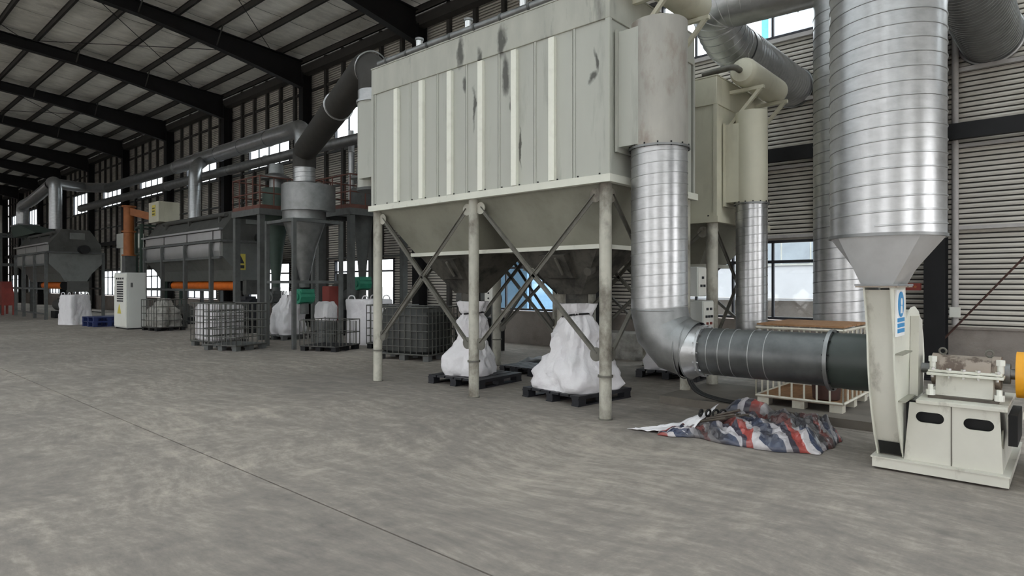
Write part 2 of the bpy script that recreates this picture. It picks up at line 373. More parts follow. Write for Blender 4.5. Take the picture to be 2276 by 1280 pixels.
for bi in range(len(YC)-1):
    y0, y1 = YC[bi], YC[bi+1]; c = (y0+y1)/2
    wl = (c-1.75, c+1.75); wh = (c-1.75, c+1.75)
    if abs(y0-1.75) < 0.1: wl = (3.72, 7.0); wh = (3.72, 7.0)
    LOWW[bi] = wl; HIGHW[bi] = wh
    a, b = y0+0.01, y1-0.01
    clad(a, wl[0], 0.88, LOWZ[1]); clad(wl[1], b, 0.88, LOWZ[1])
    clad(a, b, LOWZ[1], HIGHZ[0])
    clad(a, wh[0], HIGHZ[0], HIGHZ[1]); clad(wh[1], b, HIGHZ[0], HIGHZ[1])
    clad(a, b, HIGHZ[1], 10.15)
    # windows with steel frames, bars and panes
    for (wy0, wy1), (z0, z1), hi in ((wl, LOWZ, False), (wh, HIGHZ, True)):
        wn += 1
        g = G(); t = 0.05
        g.box(XW-0.04, XW+0.07, wy0, wy1, z0, z0+t).box(XW-0.04, XW+0.07, wy0, wy1, z1-t, z1)
        g.box(XW-0.04, XW+0.07, wy0, wy0+t, z0, z1).box(XW-0.04, XW+0.07, wy1-t, wy1, z0, z1)
        wo = struct(g.build('window_%d' % wn, 'window_frame'))
        cols = 4; cw = (wy1-wy0)/cols; tr = (z0+0.73*(z1-z0)) if not hi else None
        for k in range(1, cols): G().box(XW-0.02, XW+0.04, wy0+k*cw-0.022, wy0+k*cw+0.022, z0, z1).build('mullion', 'window_frame', wo)
        if tr: G().box(XW-0.025, XW+0.045, wy0, wy1, tr-0.03, tr+0.03).build('transom', 'window_frame', wo)
        for k in range(cols):
            for q0, q1 in (((z0, tr), (tr, z1)) if tr else ((z0, z1),)):
                G().box(XW+0.008, XW+0.014, wy0+k*cw+0.02, wy0+(k+1)*cw-0.02, q0+0.03, q1-0.03).build('pane', 'glass', wo)
    near = y0 < 5
    # horizontal girts
    for z, h_, m in ((2.55, 0.06, 'girt_light'), (3.92, 0.05, 'girt_light'), (5.2, 0.07, 'girt_light'), (6.46, 0.08, 'girt_light'), (7.98, 0.09, 'stud_dark'), (9.0, 0.09, 'stud_dark')):
        if not near and m == 'girt_light': m = 'steel_grey'  # far girts take a darker material, their weaker light put into the colour
        G().box(XW-0.09, XW-0.01, y0+0.02, y1-0.02, z-h_/2, z+h_/2).build('girt', m, WR)
    G().box(XW-0.34, XW-0.22, y0+0.02, y1-0.02, 4.0, 4.26).build('tie_beam', 'steel_dark', WR)
    # vertical studs between the girts
    ys = [y0+BAY*k/6 for k in range(1, 6)] if not near else ([3.70, 7.02] if y0 > 0 else [y0+2.2, y0+4.4])
    for y in ys:
        blocks = [(0.88, 10.1)]
        if wl[0]+0.1 < y < wl[1]-0.1: blocks = [(LOWZ[1], HIGHZ[0]), (HIGHZ[1], 10.1)]
        w_ = 0.13 if not near else 0.05
        for z0, z1 in blocks:
            G().box(XW-0.13, XW-0.015, y-w_/2, y+w_/2, z0, z1).build('stud', 'stud_dark' if not near else 'girt_light', WR)  # pale in the lit near bays, dark beyond: light carried by the material
for y in YC:
    g = G(); g.box(XW-0.46, XW-0.44, y-0.15, y+0.15, 0.0, 9.6).box(XW-0.12, XW-0.10, y-0.15, y+0.15, 0, 10.0).box(XW-0.44, XW-0.12, y-0.012, y+0.012, 0, 9.7)
    g.box(XW-0.52, XW-0.04, y-0.22, y+0.22, 0, 0.03)
    g.build('column', 'steel_dark', WR)
# diagonal brace rod near the right edge of the view
G().cyl((XW-0.3, 1.9, 0.35), (XW-0.3, -2.2, 5.6), 0.016, n=8).build('brace_rod', 'rust_brown', WR)

# ---- far and left walls (closing the hall behind the machines and beyond the camera's left)
g = G(); g.box(-14.5, XW, Y_HI, Y_HI+0.15, -0.03, 11.9); struct(g.build('wall_far', 'cladding'))
g = G(); g.box(-14.6, -14.45, Y_LO, Y_HI, 4.6, 6.5).box(-14.6, -14.45, Y_LO, Y_HI, 7.9, 11.2)
for k in range(len(YC)-1):
    ya, yb = YC[k], YC[k+1]
    if k in (1, 3): g.box(-14.6, -14.45, ya, ya+0.8, -0.03, 4.6).box(-14.6, -14.45, yb-0.8, yb, -0.03, 4.6)      # unseen doorways, added to let daylight in
    elif k > 6: g.box(-14.6, -14.45, ya, yb, -0.03, 4.6)
    else: g.box(-14.6, -14.45, ya, yb, -0.03, 0.9).box(-14.6, -14.45, ya, ya+1.6, 0.9, 4.6).box(-14.6, -14.45, yb-1.6, yb, 0.9, 4.6).box(-14.6, -14.45, ya, yb, 2.5, 4.6)
    g.box(-14.6, -14.45, ya, ya+1.5, 6.5, 7.9).box(-14.6, -14.45, yb-1.5, yb, 6.5, 7.9)
struct(g.build('wall_left', 'cladding'))
g = G(); g.box(-14.5, XW, Y_LO-0.15, Y_LO, 5.0, 11.9).box(-14.5, -8, Y_LO-0.15, Y_LO, -0.03, 5.0).box(-1, 5, Y_LO-0.15, Y_LO, -0.03, 5.0).box(10.5, XW, Y_LO-0.15, Y_LO, -0.03, 5.0)  # unseen wall; its doorways are added to let daylight in
struct(g.build('wall_near', 'cladding'))

# ---- roof: sheet above, insulation strips, purlins, rafters, eave strut, bracing rods
g = G(); XR = -1.0; XL = -14.5; XS = 2.4
zz = lambda x: (zt(x) if x >= XR else zt(XR)-0.072*(XR-x))+0.22
def slab_strip(g, xa, xb, ya, yb, d0, d1):
    for p, q in ((xa, min(xb, XR)), (max(xa, XR), xb)):
        if q-p > 0.01:
            g.loft([(p, ya, zz(p)+d0), (q, ya, zz(q)+d0), (q, ya, zz(q)+d1), (p, ya, zz(p)+d1)], [(p, yb, zz(p)+d0), (q, yb, zz(q)+d0), (q, yb, zz(q)+d1), (p, yb, zz(p)+d1)])
STR = BAY/3; ns = int(round((Y_HI-Y_LO)/STR))
SKY = [k for k in range(ns) if k % 3 == 1 and k < 21]  # unseen roof openings, added to brighten the hall
SKYX = {k: (11.5 if k < 9 else XS) for k in SKY}      # the strips over the near bays span the whole slope
for k in range(ns):
    ya, yb = Y_LO+k*STR, Y_LO+(k+1)*STR
    sky = k in SKY; xs0 = SKYX.get(k, XL)
    slab_strip(g, xs0, XW+0.3, ya, yb+(0.2 if k == ns-1 else 0), 0.05, 0.09)
CE = struct(g.build('ceiling', 'roof_sheet', smooth=0))
for k in range(ns):
    if k in SKY:
        q = G(); slab_strip(q, XL, SKYX[k], Y_LO+k*STR, Y_LO+(k+1)*STR, 0.06, 0.07); q.build('added_skylight', 'glass', CE, smooth=0)
PX = [12.72]+[11.75-1.2*k for k in range(0, 22)]; PX = [x for x in PX if x > XL+0.2]
def roof_strip(y0, y1, X0):
    sky = X0 > 0
    g = G(); nx = 132 if not sky else 60; ny = 6; vs = []; fs = []
    for i in range(nx+1):
        x = X0+(XW-0.02-X0)*i/nx
        d = min(abs(x-p) for p in PX)
        for j in range(ny+1):
            t = j/ny; y = y0+(y1-y0)*t
            sag = 0.035*math.sin(min(1, d/0.6)*PI/2)+0.02*math.sin(PI*t)+0.012*noise.noise(Vector((x*1.7, y*1.7, 3)))
            if j in (0, ny): sag -= 0.03
            vs.append((x, y, zz(x)+0.02-sag))
    for i in range(nx):
        for j in range(ny):
            a = i*(ny+1)+j; fs.append((a, a+1, a+ny+2, a+ny+1))
    return g.add(vs, fs).build('roof_panel', 'insulation', CE, smooth=60)
for k in range(ns): roof_strip(Y_LO+k*STR+0.012, Y_LO+(k+1)*STR-0.012, SKYX.get(k, XL))
for x in PX:
    z = zz(x)-0.22
    G().box(x-0.04, x+0.04, Y_LO, Y_HI, z+0.0, z+0.018).box(x-0.04, x+0.04, Y_LO, Y_HI, z+0.19, z+0.208).box(x-0.01, x+0.01, Y_LO, Y_HI, z, z+0.2).build('purlin', 'stud_dark', CE, smooth=0)
for y in YC:
    def depth(x): return 0.36 if x < 6 else 0.36+0.62*((x-6)/6.5)**1.6
    g = G(); xs_ = [XR, 2, 5, 7, 9, 10.5, 11.6, 12.55]
    top = [(x, zt(x)) for x in xs_]; bot = [(x, zt(x)-depth(x)) for x in xs_]
    for (poly, w) in ((top+bot[::-1], 0.02), ([(a, b) for a, b in bot]+[(a, b-0.03) for a, b in bot[::-1]], 0.26), ([(a, b) for a, b in top]+[(a, b-0.03) for a, b in top[::-1]], 0.26)):
        for k in range(len(xs_)-1):
            n = len(poly); q = [poly[k], poly[k+1], poly[n-2-k], poly[n-1-k]]
            g.prism(q, 'Y', y-w/2, y+w/2)
    xs_ = [XL, -8, XR]
    for k in range(2):
        a, b = xs_[k], xs_[k+1]; za, zb = zz(a)-0.22, zz(b)-0.22
        g.prism([(a, za), (b, zb), (b, zb-0.38), (a, za-0.38)], 'Y', y-0.12, y+0.12)
    g.build('rafter', 'steel_dark', CE, smooth=0)
G().box(XW-0.42, XW-0.12, Y_LO, Y_HI, 9.55, 9.85).build('eave_strut', 'stud_dark', CE)
for (ya, yb) in ((YC[5], YC[6]), (YC[4], YC[5]), (YC[7], YC[8])):
    for x0, x1 in ((11.4, 5.4), (5.4, -0.6)):
        for p, q in (((x0, ya), (x1, yb)), ((x0, yb), (x1, ya))):
            G().cyl((p[0], p[1], zt(p[0])-0.06), (q[0], q[1], zt(q[0])-0.06), 0.012, n=6).build('bracing_rod', 'steel_dark', CE)
# knee stays from rafter to purlin
for y in YC[3:9]:
    for x in (9.35, 6.95, 4.55):
        for s in (-1, 1):
            G().bar((x, y+s*0.12, zt(x)-depth(x)+0.02), (x, y+s*0.62, zt(x)+0.02), 0.035, 0.035).build('knee_stay', 'stud_dark', CE)

# ---- what shows outside the windows
def outbuilding(name, label, x0, x1, y0, y1, h_, m, wins):
    t = thing(name, label, 'building', ((x0+x1)/2, (y0+y1)/2, -0.12))
    G().box(x0, x1, y0, y1, -0.12, h_).build('wall', m, t)
    G().box(x0-0.15, x1+0.15, y0-0.15, y1+0.15, h_, h_+0.25).build('parapet', m, t)
    for (a, b, z0, z1) in wins:
        f = G().box(x0-0.05, x0+0.02, a, b, z0, z1).build('window_frame', 'panel_white', t)
        n = max(2, int((b-a)/0.9))
        for k in range(n):
            G().box(x0-0.07, x0, a+0.06+(b-a-0.06)*k/n, a+(b-a-0.06)*(k+1)/n, z0+0.06, z1-0.06).build('pane', 'facade_glass', f)
    return t
outbuilding('factory_block', 'long white factory block with window bands outside the hall windows', 24, 34, -12, 20, 4.2, 'facade',
            [(-10+4*k, -6.9+4*k, 2.3, 3.5) for k in range(7)])
outbuilding('tower_block', 'tall pale teal tower seen through the high window', 36, 42, 10.0, 13.2, 30, 'facade_teal',
            [(10.4, 12.8, 8+2.4*k, 9.3+2.4*k) for k in range(8)])
t = thing('yard_wall', 'low grey yard wall outside the right window', 'wall', (18, 4, -0.12))
G().box(17.9, 18.1, -10, 12.5, -0.12, 1.15).build('wall_body', 'concrete_wall', t); G().box(17.85, 18.15, -10, 12.5, 1.15, 1.22).build('coping', 'facade', t)
t = thing('blue_shed', 'pale blue sheet-metal shed outside the window behind the hoppers', 'shed', (17.5, 16.5, -0.12))
G().box(16.5, 18.5, 14.0, 17.3, -0.12, 3.0).build('wall', 'blue_gate', t)
G().prism([(16.3, 3.0), (18.7, 3.0), (18.7, 3.15), (16.3, 3.4)], 'Y', 13.8, 17.5).build('roof', 'facade', t)

# ================================================================== DUST COLLECTORS
def collector(P):
    x0, x1, y0, y1, zb, zt_, nm = P['x0'], P['x1'], P['y0'], P['y1'], P['zb'], P['zt'], P['paint']
    T = thing('dust_collector', P['label'], 'dust collector', ((x0+x1)/2, (y0+y1)/2, 0))
    zband = zt_-P['band']
    G().box(x0+0.03, x1-0.02, y0+0.02, y1-0.02, zb, zt_-0.03).build('body', P.get('core', nm), T)  # where a darker core is given, it paints shade into the panel gaps
    # front sheets: one panel per seam, with a folded edge and a bright stiffener strip
    seams = P['seams']
    for k in range(len(seams)-1):
        a, b = seams[k+1]+0.009, seams[k]-0.009
        pn = G().box(x0, x0+0.035, a, b, zb+0.0, zband).box(x0-0.012, x0, b-0.03, b, zb, zband).build('front_panel', P.get('front', nm), T)
        if k < len(P['ribs']):
            r = P['ribs'][k]
            G().box(x0-0.055, x0-0.001, r-0.045, r+0.045, zb+0.01, zband-0.03).build('stiffener', 'rib_light', pn)
    # side and rear sheets
    for yy, s in ((y0, -1), (y1, 1)):
        for k in range(3):
            a = x0+0.05+(x1-x0-0.1)*k/3; b = x0+0.05+(x1-x0-0.1)*(k+1)/3-0.012
            G().box(a, b, yy-0.012, yy+0.012, zb, zband).build('side_panel', nm, T)
    G().box(x0-0.02, x1+0.02, y0-0.03, y1+0.03, zband, zt_).build('top_band', P['top'], T, bevel=0.008)
    G().box(x0-0.025, x1+0.025, y0-0.035, y1+0.035, zt_, zt_+0.02).build('roof_plate', P['top'], T)
    # corner angles
    for xx in (x0, x1):
        for yy in (y0, y1):
            G().box(xx-0.02, xx+0.03, yy-0.03, yy+0.03, zb, zband).build('corner_post', nm, T)
    # bolted bottom rail
    g = G(); w = 0.09
    g.box(x0-0.06, x0+0.03, y0-0.06, y1+0.06, zb-w, zb).box(x1-0.03, x1+0.06, y0-0.06, y1+0.06, zb-w, zb)
    g.box(x0+0.03, x1-0.03, y0-0.06, y0+0.03, zb-w, zb).box(x0+0.03, x1-0.03, y1-0.03, y1+0.06, zb-w, zb)
    R = g.build('bottom_rail', 'paint_light' if nm == 'paint' else nm, T)
    n = 15
    bolt = None
    for k in range(n):
        y = y0+0.1+(y1-y0-0.2)*k/(n-1)
        if bolt is None:
            bolt = G().cyl((x0-0.035, y, zb), (x0-0.035, y, zb+0.022), 0.011, n=6).build('bolt', 'steel_dark', R); b0 = y
        else:
            c = bolt.copy(); COL.objects.link(c); c.parent = R; c.location = (0, y-b0, 0)
    # legs with foot flange and a sleeve joint
    legy = [y1-0.04, (y0+y1)/2, y0+0.08]; lx = [x0+0.06, x1-0.06]; r = P['leg_r']
    for xx in lx:
        for yy in legy:
            l = G().cyl((xx, yy, 0.012), (xx, yy, zb-w), r, n=20).build('leg', 'leg_paint', T)
            G().cyl((xx, yy, 0.50), (xx, yy, 0.525), r+0.018, n=20).build('sleeve_ring', 'brace_paint', l)
            G().cyl((xx, yy, 0.0), (xx, yy, 0.014), r+0.012, n=20).build('base_plate', 'brace_paint', l)
    # crossed braces with round gussets
    zlo, zhi = 0.76, zb-0.22
    def brace(p, q):
        d = (Vector(q)-Vector(p)); hd = Vector((d.x, d.y, 0)).normalized(); nrm = Vector((hd.y, -hd.x, 0))
        a = Vector(p)+hd*(r+0.06); b = Vector(q)-hd*(r+0.06)
        g = G(); dd = (b-a).normalized(); u = nrm.cross(dd)
        g.bar(a, b, 0.05, 0.008, up=tuple(nrm)).bar(a+u*0.025, b+u*0.025, 0.008, 0.05, up=tuple(nrm))
        br = g.build('brace', 'brace_paint', T)
        for c in (a, b):
            G().cyl(c-nrm*0.006, c+nrm*0.006, 0.085, n=20).build('gusset', 'leg_paint' if c.z > 1.4 else 'brace_paint', br)
    for xx in lx:
        for a, b in ((0, 1), (1, 2)):
            brace((xx, legy[a], zhi), (xx, legy[b], zlo)); brace((xx, legy[b], zhi), (xx, legy[a], zlo))
    for yy in (legy[0], legy[2]):
        brace((lx[0], yy, zhi), (lx[1], yy, zlo)); brace((lx[1], yy, zhi), (lx[0], yy, zlo))
    # two pyramid hoppers side by side
    ym = (y0+y1)/2; zf = P['zf']; zn = P['zn']; HX = (x0+0.55, x1-0.55)
    for (a, b, c, d) in ((y0+0.03, ym-0.02, y0+0.51, ym-0.33), (ym+0.02, y1-0.03, ym+0.36, y1-0.45)):
        H = G().loft(G().rect(HX[0], HX[1], c, d, zf), G().rect(x0+0.02, x1-0.02, a, b, zb-0.02)).build('hopper', 'paint_hopper', T)
        mx, my = (HX[0]+HX[1])/2, (c+d)/2
        G().loft(G().rect(mx-0.17, mx+0.17, my-0.2, my+0.2, zn), G().rect(HX[0]+0.02, HX[1]-0.02, c+0.02, d-0.02, zf)).build('lower_cone', 'hopper_dirty', H)
        G().cyl((mx, my, zn+0.01), (mx, my, zn-0.16), 0.16, n=18).build('spout', 'hopper_dirty', H)
        # access hatch standing off the sloping front
        fx = HX[0]+0.02; q = G()
        q.loft([(fx-0.10, my-0.22, zf-0.10), (fx-0.10, my+0.22, zf-0.10), (fx+0.12, my+0.22, zf-0.40), (fx+0.12, my-0.22, zf-0.40)],
               [(fx+0.10, my-0.22, zf-0.05), (fx+0.10, my+0.22, zf-0.05), (fx+0.24, my+0.22, zf-0.42), (fx+0.24, my-0.22, zf-0.42)])
        q.build('hatch', 'paint_hopper' if nm != 'paint' else 'hopper_dirty', H)
        G().bar((fx-0.125, my-0.1, zf-0.14), (fx+0.05, my-0.1, zf-0.36), 0.03, 0.025).build('hatch_handle', 'brace_paint', H)
        G().cyl((fx+0.25, my-0.45, zf-0.28), (fx+0.13, my-0.45, zf-0.32), 0.06, n=14).build('vibrator', 'hopper_dirty', H)
    g = G(); e = 0.05
    ya, yb = y0+0.46, y1-0.40
    g.box(HX[0]-e, HX[0], ya, yb, zf-0.028, zf+0.028).box(HX[1], HX[1]+e, ya, yb, zf-0.028, zf+0.028)
    g.box(HX[0]-e, HX[1]+e, ya-e, ya, zf-0.028, zf+0.028).box(HX[0]-e, HX[1]+e, yb, yb+e, zf-0.028, zf+0.028)
    g.build('hopper_flange', 'paint_light', T)
    # outlet box and stack on the near side
    S = P['stack']; sx, sy, sr = S['x'], S['y'], S['r']
    G().box(S['bx0'], S['bx1'], sy, y0-0.02, S['z0'], S['z1']).box(S['bx0']-0.04, S['bx1']+0.04, y0-0.06, y0-0.03, S['z0']-0.06, S['z1']+0.02).build('outlet_box', nm, T)
    st = G().cyl((sx, sy, S['z0']-0.02), (sx, sy, S['z2']), sr, n=40).build('outlet_stack', S['mat'], T)
    G().cyl((sx, sy, S['z0']-0.045), (sx, sy, S['z0']-0.02), sr+0.03, n=40).build('stack_flange', 'galv_dull', st)
    for k in range(14):
        an = 2*PI*k/14; px, py = sx+(sr+0.018)*math.cos(an), sy+(sr+0.018)*math.sin(an)
        G().cyl((px, py, S['z0']-0.05), (px, py, S['z0']-0.0), 0.009, n=6).build('flange_bolt', 'steel_dark', st)
    G().torus((sx+sr*0.92, sy-sr*0.42, S['z0']+0.62), (0, 1, 0), 0.03, 0.008).build('lifting_eye', 'galv_dull', st)
    # compressed-air tank on brackets above the stack
    A = P['tank']; ty, tz, tr, ta, tb = A['y'], A['z'], A['r'], A['x0'], A['x1']
    rings = []
    for xx, rr in ((ta, 0.45), (ta+0.02, 0.8), (ta+0.07, 0.97), (ta+0.11, 1), (tb-0.11, 1), (tb-0.07, 0.97), (tb-0.02, 0.8), (tb, 0.45)):
        rings.append(G().ring((xx, ty, tz), (1, 0, 0), tr*rr, 28))
    tk = G().chain(rings).build('air_tank', 'paint_cream', T)
    G().cyl((ta+0.3, ty, tz+tr-0.01), (ta+0.3, ty, tz+tr+0.12), 0.02, n=10).build('nozzle', 'brace_paint', tk)
    for xx in (ta+0.25, tb-0.25):
        g = G(); g.bar((xx, y0, tz-tr-0.03), (xx, ty-0.25, tz-tr-0.03), 0.06, 0.05).bar((xx, y0-0.02, tz-tr-0.55), (xx, ty-0.2, tz-tr-0.04), 0.05, 0.05)
        g.build('tank_bracket', 'paint_cream', T)
    G().sweep(fillet([(ta+0.04, ty+0.02, tz), (ta-0.22, ty+0.02, tz), (ta-0.22, y0+0.2, tz-0.02)], 0.1), 0.045, n=12).build('air_pipe', 'brace_paint', T)
    return T
S_Y = [8.62, 7.72, 7.09, 6.47, 5.84, 5.21, 4.59, 4.08]
A_ = collector(dict(x0=6.28, x1=8.45, y0=4.08, y1=8.66, zb=2.89, zt=5.14, band=0.42, paint='paint', top='top_stained', front='paint_stained', core='brace_paint', leg_r=0.074,
    label='large grey-green dust collector on pipe legs in the middle of the hall', seams=S_Y, ribs=[8.01, 7.4, 6.77, 6.14, 5.52, 4.89],
    zf=2.09, zn=1.46, stack=dict(x=6.72, y=3.66, r=0.326, bx0=6.41, bx1=6.98, z0=3.22, z1=4.58, z2=4.66, mat='rusty_stack'),
    tank=dict(y=3.78, z=5.30, r=0.21, x0=6.55, x1=8.05)))
B_ = collector(dict(x0=9.1, x1=11.15, y0=4.02, y1=8.6, zb=2.62, zt=4.72, band=0.42, paint='paint_cream', top='paint_cream', leg_r=0.085,
    label='cream dust collector standing behind the large one, against the window wall', seams=[8.6, 7.4, 6.2, 5.1, 4.02], ribs=[8.0, 6.8, 5.6],
    zf=1.9, zn=1.36, stack=dict(x=9.52, y=3.64, r=0.226, bx0=9.33, bx1=9.72, z0=2.84, z1=4.02, z2=4.19, mat='paint_cream'),
    tank=dict(y=3.72, z=4.80, r=0.205, x0=9.32, x1=10.85)))
# left inlet of the big collector (parts of it), top pipe and pulse valves
G().box(6.5, 7.25, 8.68, 9.4, 3.45, 4.75).build('inlet_box', 'paint', A_)
il = G().cyl((6.9, 9.48, 3.32), (6.9, 9.48, 4.86), 0.30, n=36).build('inlet_stack', 'paint', A_)
G().cyl((6.9, 9.48, 3.28), (6.9, 9.48, 3.33), 0.315, n=36).build('bottom_plate', 'steel_grey', il)
G().cyl((6.9, 9.48, 4.86), (6.9, 9.48, 4.90), 0.325, n=36).build('stack_flange', 'galv', il)
G().cyl((6.9, 9.48, 4.90), (6.9, 9.48, 5.08), 0.295, n=36).build('collar', 'galv', il)
mp = G().sweep([(6.28, 8.5, 5.20), (6.28, 7.2, 5.21), (6.28, 6.0, 5.20), (6.28, 4.2, 5.205)], 0.05, n=12).build('manifold_pipe', 'galv_dull', A_)
for k in range(9): G().cyl((6.28, 8.3-0.5*k, 5.203), (6.28, 8.26-0.5*k, 5.203), 0.057, n=12).build('pipe_clamp', 'steel_grey', mp)
for y in (8.05, 6.9, 5.8, 4.75):
    v = G().cyl((6.75, y, 5.17), (6.75, y, 5.62), 0.058, n=18).build('vent_pipe', 'chrome', A_)
    G().lathe([(0.06, 5.60), (0.072, 5.61), (0.072, 5.64), (0.03, 5.655)], 6.75, y, 18).build('vent_cap', 'galv_dull', v)
# ================================================================== DUCTS
# A: stack to fan
D1 = thing('spiral_duct', 'silver spiral duct dropping from the rusty stack with an elbow to the fan', 'duct', (6.72, 3.66, 0))
za = 0.858
G().cyl((6.72, 3.66, 3.18), (6.72, 3.66, 1.30), 0.326, n=48, cap=False).build('riser', 'galv_new', D1)
G().helix((6.72, 3.66, 1.32), (6.72, 3.66, 3.16), 0.326, 0.128, n=40).build('lock_seam', 'galv', D1)
pts = []
br = 0.43
for k in range(4):
    an = PI/2*k/3; pts.append(Vector((6.72, 3.66-br*(1-math.cos(an)), za+br*(1-math.sin(an)))))
pts = [Vector((6.72, 3.66, 1.32))]+pts+[Vector((6.72, 3.15, za))]
el = G().sweep([pts[0], pts[1]*0.6+pts[0]*0.4, pts[2], pts[3], pts[4]], 0.326, n=48, cap=False).build('elbow', 'galv_dull', D1, smooth=12)
for a in (pts[2], pts[3]):
    pass
G().cyl((6.72, 3.24, za), (6.72, 3.10, za), 0.328, 0.262, n=48, cap=False).build('reducer', 'galv_new', D1)
for yy, rr in ((3.245, 0.334), (3.32, 0.333)): G().torus((6.72, yy, za), (0, 1, 0), rr-0.004, 0.008, n=40, m=6).build('elbow_seam', 'galv_dull', D1)
G().torus((6.72, 3.66, 1.30), (0, 0, 1), 0.327, 0.008, n=40, m=6).build('elbow_seam', 'galv_dull', D1)
D2 = thing('inlet_duct', 'dull grey horizontal duct with bolted flange feeding the fan', 'duct', (6.72, 2.4, 0))
G().cyl((6.72, 3.09, za), (6.72, 1.78, za), 0.258, n=44, cap=False).build('duct_tube', 'galv_dark', D2)
fl = G().cyl((6.72, 3.10, za), (6.72, 3.07, za), 0.292, n=40).build('flange', 'galv', D2)
for k in range(16):
    an = 2*PI*k/16; px, pz = 6.72+0.277*math.cos(an), za+0.277*math.sin(an)
    G().cyl((px, 3.115, pz), (px, 3.05, pz), 0.009, n=6).build('flange_bolt', 'chrome', fl)
for yy in (2.97, 2.84, 2.71, 2.52, 2.36): G().torus((6.72, yy, za), (0, 1, 0), 0.258, 0.005, n=36, m=6).build('lock_seam', 'galv', D2)
D3 = thing('flexible_connector', 'dark green canvas sleeve clamped between the horizontal duct and the fan', 'duct sleeve', (6.72, 1.6, 0))
G().sweep([(6.72, 1.80, za), (6.72, 1.77, za), (6.72, 1.70, za), (6.72, 1.60, za), (6.72, 1.40, za), (6.72, 1.34, za)], [0.262, 0.272, 0.266, 0.272, 0.268, 0.262], n=44, cap=False).build('sleeve', 'flex_green', D3)
c1 = G().cyl((6.72, 1.79, za), (6.72, 1.755, za), 0.30, n=44).build('clamp_ring', 'galv_dull', D3)
c2 = G().cyl((6.72, 1.375, za), (6.72, 1.34, za), 0.315, n=44).build('clamp_ring', 'flex_green', D3)
for k in range(12):
    an = 2*PI*(k+0.5)/12; px, pz = 6.72+0.285*math.cos(an), za+0.285*math.sin(an)
    G().cyl((px, 1.80, pz), (px, 1.74, pz), 0.009, n=6).build('ring_bolt', 'steel_dark', c1)
# A: fan exhaust
D4 = thing('exhaust_duct', 'widest silver spiral duct rising from the fan and out through the wall', 'duct', (6.07, 1.18, 0))
cx, cy, R4 = 6.07, 1.185, 0.425
G().cyl((cx, cy, 2.0), (cx, cy, 5.2), R4, n=64, cap=False).build('riser', 'galv_new', D4)
G().helix((cx, cy, 2.06), (cx, cy, 5.15), R4, 0.112, w=0.016, hgt=0.007, n=48).build('lock_seam', 'galv', D4)
n = 48; r0 = []; r1 = []
for i in range(n):
    an = 2*PI*i/n; c, s = math.cos(an), math.sin(an); k = 1/max(abs(c), abs(s))
    r0.append((6.08+0.29*c*k, 1.20+0.115*s*k, 1.60)); r1.append((cx+R4*c, cy+R4*s, 2.0))
G().loft(r0, r1, False).build('transition', 'galv_matte', D4, smooth=8)
G().cyl((cx, cy, 1.985), (cx, cy, 2.01), R4+0.012, n=64, cap=True).build('transition_flange', 'galv_dull', D4)
g = G(); g.box(5.755, 6.405, 1.045, 1.355, 1.588, 1.603); g.build('square_flange', 'galv_dull', D4)
G().sweep(fillet([(cx, cy, 5.1), (cx, cy, 5.66), (cx+0.8, cy-0.02, 5.66)], 0.5, 5), R4, n=48, cap=False).build('elbow', 'galv', D4, smooth=15)
G().cyl((cx+0.7, cy-0.02, 5.66), (12.98, 1.03, 5.66), R4, n=56, cap=False).build('wall_run', 'galv_dull', D4)
G().helix((cx+0.8, cy-0.02, 5.66), (12.9, 1.03, 5.66), R4, 0.112, n=36).build('wall_run_seam', 'galv_dull', D4)
G().torus((12.95, 1.03, 5.66), (1, 0, 0), R4+0.02, 0.03, n=40).build('wall_collar', 'galv_new', D4)
# B: stack to its fan, and that fan's exhaust
D5 = thing('spiral_duct', 'slim silver spiral duct below the cream stack, in front of the window', 'duct', (9.52, 3.64, 0))
G().cyl((9.52, 3.64, 2.80), (9.52, 3.64, 0.9), 0.226, n=40, cap=False).build('riser', 'galv_new', D5)
G().helix((9.52, 3.64, 0.92), (9.52, 3.64, 2.78), 0.226, 0.128, n=36).build('lock_seam', 'galv', D5)
G().sweep(fillet([(9.52, 3.64, 0.95), (9.52, 3.64, 0.5), (9.52, 3.2, 0.5)], 0.4, 4), 0.226, n=40, cap=False).build('elbow', 'galv', D5, smooth=12)
G().cyl((9.52, 3.22, 0.5), (9.52, 2.75, 0.5), 0.226, n=32).build('fan_branch', 'galv_dull', D5)
D6 = thing('exhaust_duct', 'silver spiral duct behind the widest one, bending to a ribbed run through the wall', 'duct', (9.75, 2.47, 0))
ex, ey, er = 9.75, 2.47, 0.35
G().cyl((ex, ey, 1.02), (ex, ey, 5.55), er, n=48, cap=False).build('riser', 'galv', D6)
G().helix((ex, ey, 1.05), (ex, ey, 5.5), er, 0.15, n=40).build('lock_seam', 'galv_dull', D6)
G().cyl((ex, ey, 1.02), (ex, ey, 0.82), er, 0.19, n=40, cap=False).build('bottom_cone', 'galv_matte', D6, smooth=8)
G().torus((ex, ey, 1.02), (0, 0, 1), er+0.01, 0.014, n=36, m=6).build('cone_flange', 'galv_new', D6)
pth = fillet([(ex, ey, 5.45), (ex, ey, 5.98), (9.40, 4.2, 5.88), (9.85, 4.2, 5.53), (10.5, 4.192, 5.512)], 0.42, 5)
G().sweep(pth, er, n=40, cap=False).build('crossover', 'galv', D6, smooth=12)
for k, p in enumerate(pth):
    if 1 < k < len(pth)-1:
        d = (pth[k+1]-pth[k-1]); G().torus(p, d, er+0.002, 0.007, n=36, m=6).build('crossover_seam', 'galv_new', D6)
for k in range(6):
    t = (k+1)/7; p = Vector((9.7, 2.9, 5.96))*(1-t)+Vector((9.44, 3.9, 5.92))*t
    G().torus(p, (-0.37, 1.75, -0.08), er+0.002, 0.006, n=36, m=6).build('crossover_seam', 'galv_new', D6)
